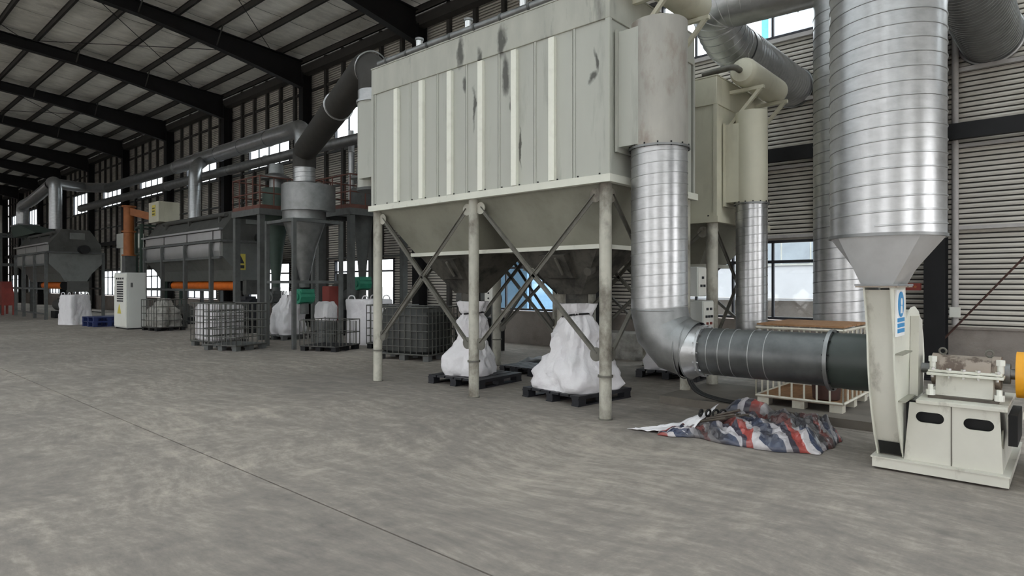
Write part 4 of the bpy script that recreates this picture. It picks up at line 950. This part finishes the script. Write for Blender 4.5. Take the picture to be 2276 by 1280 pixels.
# ---- striped tarpaulin heap
def tarp():
    t = thing('tarpaulin', 'red white and blue striped tarpaulin heaped over scrap on the floor', 'tarpaulin', (6.6, 2.6, 0))
    nx, ny = 96, 64
    def surf(u, v):
        """u along the heap (left to right in the photo), v from front to back"""
        y = 3.3-1.52*u+0.05*noise.noise(Vector((u*5, v*3, 2))); fx = 6.02+0.28*u+0.06*math.sin(7*u)+0.05*noise.noise(Vector((u*6, 0.3, 9)))
        bx_ = 6.62+0.85*min(1, u*1.5)-0.30*max(0, u-0.85)/0.15+0.08*math.sin(4*u)
        if u < 0.18: bx_ = fx+0.10+0.5*u*(bx_-fx)/0.18
        x = fx+(bx_-fx)*v
        e = min(1, v/0.22)*min(1, (1-v)/0.2)*min(1, (u+0.02)/0.25)*min(1, (1.0-u)/0.10)
        e = max(0, e)**0.55
        hgt = 0.09+0.07*math.exp(-((u-0.72)/0.30)**2)+0.05*math.exp(-((u-0.36)/0.1)**2)*v
        cr = abs(noise.noise(Vector((x*5.5, y*5.5, 0))))*0.10+abs(noise.noise(Vector((x*13, y*9, 5))))*0.08+0.02*noise.noise(Vector((x*24, y*24, 1)))
        rdg = 0.05*abs(math.sin((u*6.5+v*2.2+0.8*noise.noise(Vector((u*3, v*3, 4))))*PI))
        return (x+0.02*noise.noise(Vector((u*20, v*20, 8))), y+0.02*noise.noise(Vector((u*22, v*18, 3))), 0.006+e*(hgt+cr+rdg-0.05))
    vs = [surf(i/nx, j/ny) for i in range(nx+1) for j in range(ny+1)]
    fs = [(i*(ny+1)+j, (i+1)*(ny+1)+j, (i+1)*(ny+1)+j+1, i*(ny+1)+j+1) for i in range(nx) for j in range(ny)]
    g = G().add(vs, fs); o = g.build('sheet', 'tarp', t, smooth=14)
    md = o.modifiers.new('s', 'SOLIDIFY'); md.thickness = 0.004
    uvl = o.data.uv_layers.new(name='cloth')
    for lp in o.data.loops:
        k = lp.vertex_index; i, j = k//(ny+1), k % (ny+1); u, v = i/nx, j/ny
        uvl.data[lp.index].uv = ((u*3.3+v*2.1+0.2*noise.noise(Vector((u*7, v*5, 6)))), v)
    # raised fold at the back
    vs = []; fs = []; n2, m2 = 22, 12
    for i in range(n2+1):
        for j in range(m2+1):
            u, v = i/n2, j/m2; an = PI*v
            vs.append((7.1+0.15*u-0.15*math.cos(an)+0.02*noise.noise(Vector((u*8, v*6, 2))), 3.0-0.62*u+0.02*noise.noise(Vector((u*6, v*8, 4))), 0.13+(0.05+0.13*math.sin(PI*min(1, u*1.3)))*math.sin(an)+0.03*noise.noise(Vector((u*9, v*4, 7)))))
    for i in range(n2):
        for j in range(m2): a = i*(m2+1)+j; fs.append((a, a+m2+1, a+m2+2, a+1))
    o = G().add(vs, fs).build('raised_fold', 'tarp', t, smooth=30); md = o.modifiers.new('s', 'SOLIDIFY'); md.thickness = 0.004
    uvl = o.data.uv_layers.new(name='cloth')
    for lp in o.data.loops:
        k = lp.vertex_index; uvl.data[lp.index].uv = (k//(m2+1)/n2*1.5+0.3, 0)
    # loose white flap lying to the left
    vs = []; fs = []; n2, m2 = 24, 10
    for i in range(n2+1):
        for j in range(m2+1):
            u, v = i/n2, j/m2; wd = 0.12+0.42*u
            vs.append((6.04+0.12*u+wd*v, 3.68-0.66*u-0.10*v, 0.012+0.24*u*u*v+0.04*u*abs(math.sin(9*u+5*v))+0.03*abs(noise.noise(Vector((u*6, v*4, 1))))))
    for i in range(n2):
        for j in range(m2): a = i*(m2+1)+j; fs.append((a, a+m2+1, a+m2+2, a+1))
    o = G().add(vs, fs).build('loose_flap', 'bag_white', t, smooth=25); md = o.modifiers.new('s', 'SOLIDIFY'); md.thickness = 0.004
    # scrap rods poking out
    rods = thing('scrap_rods', 'short rusty steel rods poking out of the tarpaulin heap', 'scrap', (6.45, 2.95, 0.12))
    for k in range(7):
        a = Vector((6.38+0.06*k, 2.98-0.03*k, 0.14+0.02*(k % 3))); b = a+Vector((random.uniform(-0.1, 0.25), random.uniform(-0.35, -0.15), random.uniform(0.02, 0.12)))
        G().cyl(a, b, 0.013, n=8).build('rod', 'grease', rods)
    for k in range(4): G().torus((6.42+0.05*k, 3.0-0.06*k, 0.22), (0.3*k, 1, 0.2), 0.035, 0.012, n=16).build('link', 'black', rods)
tarp()
# cables looping down beside the elbow
for k, dx in enumerate((0, 0.05, 0.09)):
    c = G().sweep(fillet([(7.62+dx, 3.78, 0.66), (7.66+dx, 3.74, 0.22), (7.74+dx, 3.35, 0.118), (7.78+dx, 2.9, 0.118)], 0.25, 6), 0.016, n=8).build('power_cable', 'black')
    tag(c, ('nearest', 'middle', 'rearmost')[k]+' of three black power cables drooping to the floor below the duct elbow', 'cable', 'power cables below the elbow')

# ================================================================== CONTROL BOXES, CABINET
def control_box(name, label, x0, x1, y0, y1, z0, z1, rows, post):
    t = thing(name, label, 'control box', ((x0+x1)/2, (y0+y1)/2, 0))
    G().box(x0, x1, y0, y1, z0, z1).build('case', 'cabinet_grey', t, bevel=0.006)
    d = G().box(x0+0.015, x1-0.015, y0-0.012, y0, z0+0.015, z1-0.015).build('door', 'panel_white', t)
    for (z, n, m) in rows:
        for k in range(n):
            x = x0+(x1-x0)*(k+1)/(n+1); G().box(x-0.022, x+0.022, y0-0.03, y0-0.01, z-0.018, z+0.018).build('button', m, d)
    if post: G().box(x0+0.12, x0+0.18, y1, y1+0.06, 0.0, z1).build('post', 'steel_grey', t)
    return t
control_box('control_box', 'upper grey control box with push buttons behind the silver elbow', 8.78, 9.08, 4.16, 4.36, 1.42, 1.86, [(1.58, 2, 'ink'), (1.70, 1, 'ink')], True)
control_box('control_box', 'lower control box with meters and buttons behind the silver elbow', 8.66, 9.02, 4.02, 4.28, 0.85, 1.36, [(1.24, 2, 'ink'), (1.13, 3, 'ink'), (1.03, 2, 'red_paint')], True)
CB = thing('control_cabinet', 'tall grey control cabinet with a column of switches between the two mixers', 'cabinet', (7.95, 25.4, 0))
G().box(7.62, 8.24, 24.98, 26.3, 0.05, 2.02).build('body', 'cabinet_grey', CB, bevel=0.01)
G().box(7.66, 8.2, 25.0, 26.26, 0.0, 0.05).build('plinth', 'steel_dark', CB)
sd = G().box(7.60, 7.62, 25.02, 26.26, 0.1, 1.98).build('door', 'panel_white', CB)
for k in range(9): G().box(7.59, 7.60, 25.3, 25.95, 0.98+0.085*k, 1.03+0.085*k).build('switch_strip', 'ink', sd)
for k in range(4): G().box(7.585, 7.60, 25.25+0.22*k, 25.36+0.22*k, 1.78, 1.84).build('meter', 'ink', sd)
G().prism([(25.5, 0.55), (25.9, 0.55), (25.7, 0.9)], 'X', 7.59, 7.60).build('warning_triangle', 'yellow_sticker', sd)
nd = G().box(7.68, 8.2, 24.965, 24.98, 0.1, 1.98).build('side_panel', 'cabinet_grey', CB)
G().box(7.74, 7.80, 24.95, 24.966, 1.5, 1.66).build('handle', 'steel_grey', nd)

# ================================================================== CYCLONES AND PLATFORMS
def cyclone(label, cx, cy, r, zc, ztop, zcb, zv, pr, pz, m, scroll=True, hat=False, valve='green_paint', name='cyclone'):
    t = thing(name, label, 'cyclone', (cx, cy, 0))
    G().lathe([(r, zc), (r, ztop-0.02), (r-0.02, ztop), (pr*0.9, ztop+0.01)], cx, cy, 36).build('barrel', m, t)
    G().lathe([(0.10, zcb), (r*0.55, zc-(zc-zcb)*0.45), (r, zc)], cx, cy, 36, False).build('cone', m, t)
    G().torus((cx, cy, zc), (0, 0, 1), r+0.02, 0.025, n=36, m=6).build('support_ring', 'steel_grey', t)
    if scroll:
        pts = [(cx+(r+0.005+0.24*(k/18))*math.cos(a), cy+(r+0.005+0.24*(k/18))*math.sin(a)) for k, a in [(k, math.radians(130+10.5*k)) for k in range(19)]]
        poly = pts+[(cx+r*0.6*math.cos(math.radians(320)), cy+r*0.6*math.sin(math.radians(320)))]
        G().prism(poly, 'Z', ztop-0.72, ztop-0.05).build('inlet_scroll', m, t, smooth=25)
    if hat:
        G().cyl((cx, cy, ztop), (cx, cy, ztop+0.28), pr*0.8, n=20).build('vent_neck', 'galv_dull', t)
        G().lathe([(pr*1.7, ztop+0.28), (pr*1.75, ztop+0.34), (pr*0.9, ztop+0.46), (pr*0.8, ztop+0.75), (0.05, ztop+0.78)], cx, cy, 28).build('rain_cap', 'galv_dull', t)
    else:
        p = G().cyl((cx, cy, ztop), (cx, cy, pz), pr, n=32, cap=False).build('outlet_pipe', 'galv_new', t)
        G().helix((cx, cy, ztop+0.03), (cx, cy, pz-0.02), pr, 0.12, n=28).build('lock_seam', 'galv_dull', p)
    G().cyl((cx, cy, zcb+0.01), (cx, cy, zcb-0.14), 0.13, n=18).build('neck', 'steel_grey', t)
    v = G().cyl((cx-0.2, cy, zv), (cx+0.2, cy, zv), 0.19, n=8).box(cx-0.18, cx+0.18, cy-0.18, cy+0.18, zv+0.1, zv+0.2).build('rotary_valve', valve, t)
    G().cyl((cx-0.24, cy, zv), (cx-0.2, cy, zv), 0.1, n=12).build('valve_cover', valve, v)
    G().cyl((cx, cy, zv-0.17), (cx, cy, zv-0.45), 0.11, n=16).build('discharge', 'steel_grey', t)
    return t
def post_frame(label, pts, h_, zs, m='steel_grey', w=0.09, name='support_frame'):
    cx = sum(p[0] for p in pts)/len(pts); cy = sum(p[1] for p in pts)/len(pts)
    t = thing(name, label, 'frame', (cx, cy, 0))
    for x, y in pts:
        G().box(x-w/2, x+w/2, y-w/2, y+w/2, 0, h_).build('post', m, t)
    for z in zs:
        for k in range(len(pts)):
            a, b = pts[k], pts[(k+1) % len(pts)]; G().bar((a[0], a[1], z), (b[0], b[1], z), w*0.7, w*0.8).build('cross_beam', m, t)
    return t
cyclone('large grey cyclone with a tapering cone left of the big dust collector', 8.68, 14.95, 0.54, 3.25, 4.2, 1.66, 1.28, 0.275, 4.66, 'galv_dull')
post_frame('four-post steel frame carrying the large cyclone', [(8.05, 14.35), (9.38, 14.35), (9.38, 15.7), (8.05, 15.7)], 3.24, (3.2, 1.66))
cyclone('smaller green-grey cyclone with a rain cap on the left platform', 9.75, 18.45, 0.40, 3.75, 4.55, 1.5, 1.2, 0.26, 4.9, 'green_dark', False, True, 'steel_grey')
cyclone('dark slim cyclone under the platform beside the left pipe leg', 10.75, 15.35, 0.33, 3.6, 4.35, 1.75, 1.62, 0.2, 4.8, 'steel_grey', False, True)
def platform(label, x0, x1, y0, y1, z, hr=0.95, m='steel_grey', rm='rail_rust'):
    t = thing('platform', label, 'platform', ((x0+x1)/2, (y0+y1)/2, 0))
    G().box(x0, x1, y0, y1, z-0.03, z).build('deck', m, t)
    g = G(); g.box(x0-0.03, x0, y0-0.03, y1+0.03, z-0.16, z+0.02).box(x1, x1+0.03, y0-0.03, y1+0.03, z-0.16, z+0.02).box(x0, x1, y0-0.03, y0, z-0.16, z+0.02).box(x0, x1, y1, y1+0.03, z-0.16, z+0.02)
    g.build('edge_beam', m, t)
    for x in (x0+0.08, x1-0.08):
        for y in (y0+0.08, y1-0.08): G().box(x-0.08, x+0.08, y-0.08, y+0.08, 0, z-0.03).build('column', m, t)
    r = 0.02
    crn = [(x0, y0), (x1, y0), (x1, y1), (x0, y1)]
    for k in range(4):
        a, b = Vector(crn[k]+(z,)), Vector(crn[(k+1) % 4]+(z,)); n = max(3, int((b-a).length/0.42))
        for zz_ in (hr, hr*0.5): G().cyl(a+Vector((0, 0, zz_)), b+Vector((0, 0, zz_)), r, n=8).build('guard_rail', rm, t)
        G().bar(a+Vector((0, 0, 0.07)), b+Vector((0, 0, 0.07)), 0.012, 0.12).build('toe_board', rm, t)
        for q in range(n):
            p = a+(b-a)*q/n; G().cyl(p, p+Vector((0, 0, hr)), r*0.9, n=8).build('baluster', rm, t)
    return t
platform('railed steel platform left of the large cyclone', 8.75, 10.9, 17.5, 19.2, 3.78)
platform('railed steel platform behind the left pipe leg of the collector', 10.0, 12.0, 14.85, 16.6, 3.69)
for (x, y, s, lab) in ((11.7, 17.7, 1, 'dark blower standing by the wall behind the wire cages'), (10.9, 10.9, 1, 'dark blower standing by the wall behind the dark covered cage')):
    t = thing('blower', lab, 'blower', (x, y, 0))
    poly = [(x+(0.42+0.12*k/24)*math.cos(2*PI*k/24), 1.25+(0.42+0.12*k/24)*math.sin(2*PI*k/24)) for k in range(24)]
    G().prism(poly, 'Y', y-0.18, y+0.18).build('volute', 'machine_dark', t, smooth=25)
    G().box(x-0.4, x+0.4, y-0.6, y+0.3, 0.0, 0.80).build('base', 'steel_dark', t)
    m_ = G().cyl((x, y-0.18, 1.25), (x, y-0.7, 1.25), 0.2, n=20).build('motor', 'steel_grey', t)
    G().box(x-0.12, x+0.12, y-0.55, y-0.35, 1.43, 1.55).build('terminal_box', 'steel_dark', m_)
    G().box(x-0.2, x+0.25, y-0.15, y+0.15, 1.6, 1.95).build('outlet', 'machine_dark', t)
t = thing('switch_box', 'small pale switch box on a post behind the dark covered cage', 'switch box', (10.6, 10.1, 0))
G().box(10.5, 10.62, 9.95, 10.2, 1.15, 1.55).build('case', 'panel_white', t, bevel=0.006); G().box(10.62, 10.68, 10.05, 10.1, 0, 1.5).build('post', 'steel_grey', t)
for k in range(2): G().cyl((10.5, 10.07, 1.28+0.12*k), (10.48, 10.07, 1.28+0.12*k), 0.02, n=10).build('button', 'ink', t)
t = thing('orange_guard', 'orange-red machine guard behind the green valve', 'guard', (9.6, 16.0, 0))
G().box(9.9, 10.3, 15.75, 16.1, 0.5, 1.55).build('case', 'red_paint', t, bevel=0.02); G().box(9.95, 10.25, 15.8, 16.05, 0, 0.5).build('stand', 'steel_dark', t)

# ================================================================== MIXERS
def mixer(label, x0, y0, y1, legs, sign, conv, topbox):
    """long horizontal mixer: hexagonal trough with sloping cover, bright side panels, leg frame"""
    x1 = x0+2.1; cx = (x0+x1)/2; t = thing('mixer', label, 'mixer', (cx, (y0+y1)/2, 0))
    low = [(x0+0.0, 3.05), (x0+0.0, 2.55), (x0+0.42, 2.1), (x0+0.62, 1.72), (x1-0.62, 1.72), (x1-0.42, 2.1), (x1, 2.55), (x1, 3.05)]
    G().prism(low, 'Y', y0, y1).build('trough', 'machine', t, smooth=0)
    up = [(x0+0.02, 3.10), (x1-0.02, 3.10), (x1-0.02, 3.45), (x1-0.5, 4.15), (x0+0.5, 4.15), (x0+0.02, 3.45)]
    cv = G().prism(up, 'Y', y0+0.02, y1-0.02).build('cover', 'machine_dark', t, smooth=0)
    G().box(x0-0.10, x1+0.10, y0-0.10, y1+0.10, 3.04, 3.11).build('rim_beam', 'steel_grey', t)
    bs = [y0+0.05]+[y for y in legs if y0+0.3 < y < y1-0.3]+[y1-0.05]; bs.sort()
    for k in range(len(bs)-1):
        G().prism([(x0-0.03, 2.56), (x0-0.06, 2.8), (x0-0.04, 3.02), (x0-0.005, 3.02), (x0-0.005, 2.56)], 'Y', bs[k]+0.06, bs[k+1]-0.06).build('side_panel', 'machine_bright', t)
        G().box(x0-0.02, x0+0.02, bs[k]+0.05, bs[k+1]-0.05, 3.14, 3.42).build('cover_panel', 'machine_bright', t)
    G().box(x0-0.14, x0-0.02, y0-0.05, y1+0.05, 3.44, 3.50).build('walk_rail', 'machine_bright', t)
    G().box(x0-0.10, x0-0.02, y0, y1, 2.47, 2.55).build('side_beam', 'steel_grey', t)
    for xx in (x0-0.08, x1+0.08):
        for yy in legs: G().box(xx-0.06, xx+0.06, yy-0.06, yy+0.06, 0, 3.04).build('leg', 'steel_grey', t)
        G().box(xx-0.04, xx+0.04, legs[0], legs[-1], 1.36, 1.44).build('lower_beam', 'steel_grey', t)
        G().box(xx-0.03, xx+0.03, legs[0], legs[-1], 0.22, 0.28).build('foot_beam', 'steel_grey', t)
    # end drive
    G().cyl((cx+0.25, y0, 3.22), (cx+0.25, y0-0.5, 3.22), 0.2, n=20).build('drive_motor', 'black', t)
    G().box(cx-0.25, cx+0.35, y0-0.012, y0+0.02, 3.7, 4.0).build('end_door', 'machine', t)
    G().box(cx-0.35, cx+0.45, y0-0.25, y0+0.02, 1.25, 1.75).build('discharge_box', 'machine_dark', t)
    pp = G().cyl((x0+0.30, y0+0.4, 4.0), (x0+0.30, y1-1.2, 4.0), 0.07, n=12).build('cover_pipe', 'machine_dark', t)
    for yy in (y0+0.8, (y0+y1)/2-0.2, y1-1.6): G().box(x0+0.22, x0+0.36, yy-0.05, yy+0.05, 3.72, 3.95).build('pipe_bracket', 'machine_dark', pp)
    cvy = G().cyl((cx-0.2, y0+conv[0], 1.55), (cx-0.2, y1-conv[1], 1.55), 0.17, n=18).build('screw_tube', 'orange', t); cvy['label'] = 'orange screw conveyor tube below the trough'
    for yy in (y0+conv[0], y1-conv[1]): G().cyl((cx-0.2, yy-0.04, 1.55), (cx-0.2, yy+0.04, 1.55), 0.22, n=18).build('tube_flange', 'black', cvy)
    if sign:
        s_ = G().box(x0+0.42, x0+0.78, y0-0.02, y0, 2.1, 2.65).build('warning_notice', 'yellow_sticker', t)
        G().prism([(x0+0.46, 2.32), (x0+0.74, 2.32), (x0+0.6, 2.6)], 'Y', y0-0.026, y0-0.02).build('notice_triangle', 'ink', s_)
        G().box(x0+0.46, x0+0.74, y0-0.026, y0-0.02, 2.15, 2.26).build('notice_text', 'ink', s_)
    if topbox:
        b = G().box(x0+0.2, x0+1.0, y1-0.9, y1+0.2, 4.15, 4.98).build('feed_box', 'paint_cream', t); b['label'] = 'cream feed box with a yellow notice'
        G().box(x0+0.185, x0+0.2, y1-0.55, y1-0.2, 4.4, 4.85).build('notice', 'yellow_sticker', b)
        for k in range(3): G().box(x0+0.18, x0+0.186, y1-0.5, y1-0.25, 4.46+0.12*k, 4.5+0.12*k).build('notice_line', 'ink', b)
    return t
mixer('nearer long grey mixer with an orange tube beneath, behind the wire cages', 9.4, 21.4, 28.6, [22.1, 24.3, 26.5, 28.4], True, (0.2, 0.8), True)
mixer('farther grey mixer with a sloping hooded cover at the far left', 7.45, 34.8, 41.2, [34.9, 37.0, 39.2, 41.0], False, (0.9, 1.6), False)
# hopper box on the farther mixer
t = thing('feed_hopper', 'green-grey feed hopper on top of the farther mixer', 'hopper', (8.5, 41.5, 4.15))
G().loft(G().rect(7.7, 8.9, 38.4, 43.4, 4.16), G().rect(7.6, 8.5, 41.6, 43.6, 4.75)).build('hopper_body', 'green_dark', t)
G().box(7.58, 8.52, 41.6, 43.62, 4.75, 4.82).build('lid', 'galv_dull', t)
t = thing('screw_elevator', 'upright orange screw elevator left of the nearer mixer', 'elevator', (9.2, 30.2, 0))
G().cyl((9.2, 29.9, 2.8), (9.2, 29.9, 4.9), 0.2, n=20).build('tube', 'orange_rust', t)
for z in (2.8, 3.8, 4.86): G().cyl((9.2, 29.9, z), (9.2, 29.9, z+0.06), 0.27, n=20).build('flange', 'orange_rust', t)
G().bar((9.2, 29.9, 4.7), (9.9, 29.2, 4.45), 0.3, 0.3).build('spout', 'orange_rust', t)
G().box(9.0, 9.4, 29.7, 30.1, 0, 2.8).build('stand', 'steel_grey', t)
post_frame('green steel post frame beside the orange elevator', [(9.35, 28.9), (10.9, 28.9), (10.9, 30.6), (9.7, 30.6)], 4.1, (4.05, 2.9, 1.4), 'green_dark', 0.1)
t = thing('duct_box', 'white sheet-metal box with a down pipe on the window wall', 'duct box', (11.5, 37, 3.2))
G().box(10.4, 11.2, 34.3, 35.6, 3.4, 4.1).build('box_body', 'panel_white', t); G().cyl((10.6, 35.3, 1.5), (10.6, 35.3, 3.4), 0.12, n=14).build('down_pipe', 'panel_white', t)
G().box(10.4, 11.2, 34.3, 35.6, 0.0, 0.9).build('stand', 'steel_grey', t); G().box(10.9, 11.0, 34.8, 34.9, 0.9, 3.4).build('post', 'steel_grey', t)
t = thing('red_machine', 'dull red machine stand at the left edge', 'machine', (6.0, 37.0, 0))
G().prism([(6.9, 0.5), (7.5, 0.5), (7.3, 1.75), (6.9, 1.75)], 'Y', 41.6, 43.4).build('housing', 'red_paint', t)
for yy in (41.7, 43.3):
    for xx in (6.95, 7.4): G().box(xx-0.05, xx+0.05, yy-0.05, yy+0.05, 0, 0.5).build('leg', 'red_paint', t)
post_frame('grey post frame at the far left edge beside the red machine', [(7.2, 43.9), (8.6, 43.9), (8.6, 46.0), (7.2, 46.0)], 4.4, (4.35, 2.7, 1.4), 'steel_grey', 0.14)
# clutter on the floor below the mixers
for (x, y, w, h_, m, nm, lab) in ((8.3, 36.4, 0.7, 0.95, 'machine_dark', 'gear_motor', 'dark gear motor under the farther mixer'), (10.3, 27.0, 0.8, 0.8, 'machine_dark', 'gear_motor', 'dark gear motor under the nearer mixer'), (9.9, 20.6, 0.9, 1.2, 'plastic_black', 'pump_unit', 'dark pump unit under the left platform')):
    t = thing(nm, lab, 'motor', (x, y, 0))
    G().box(x-w/2, x+w/2, y-w/2, y+w/2, 0, h_*0.35).build('base', 'steel_dark', t)
    G().cyl((x, y-w*0.6, h_*0.65), (x, y+w*0.6, h_*0.65), h_*0.3, n=20).build('motor_body', m, t)
    G().box(x-w*0.2, x+w*0.2, y-w*0.2, y+w*0.2, h_*0.9, h_).build('terminal_box', m, t)
# conduit with junction box on the right wall, small red box on the column
t = thing('wall_conduit', 'grey vertical conduit with a junction box on the ribbed wall at the right', 'conduit', (12.85, 1.52, 0.9))
G().cyl((12.86, 1.50, 0.92), (12.86, 1.50, 9.2), 0.05, n=12).build('conduit_pipe', 'girt_light', t); G().box(12.78, 12.92, 1.43, 1.57, 1.05, 1.22).build('junction_box', 'panel_white', t)
t = thing('alarm_box', 'small rust-red box on the dark wall column beside the fan outlet', 'box', (12.45, 1.9, 1.5))
G().box(12.42, 12.54, 1.93, 2.3, 1.5, 1.62).build('case', 'red_paint', t)
for k in range(3): G().cyl((12.42, 2.0+0.1*k, 1.56), (12.41, 2.0+0.1*k, 1.56), 0.02, n=8).build('button', 'orange_rust', t)
bpy.context.view_layer.update()
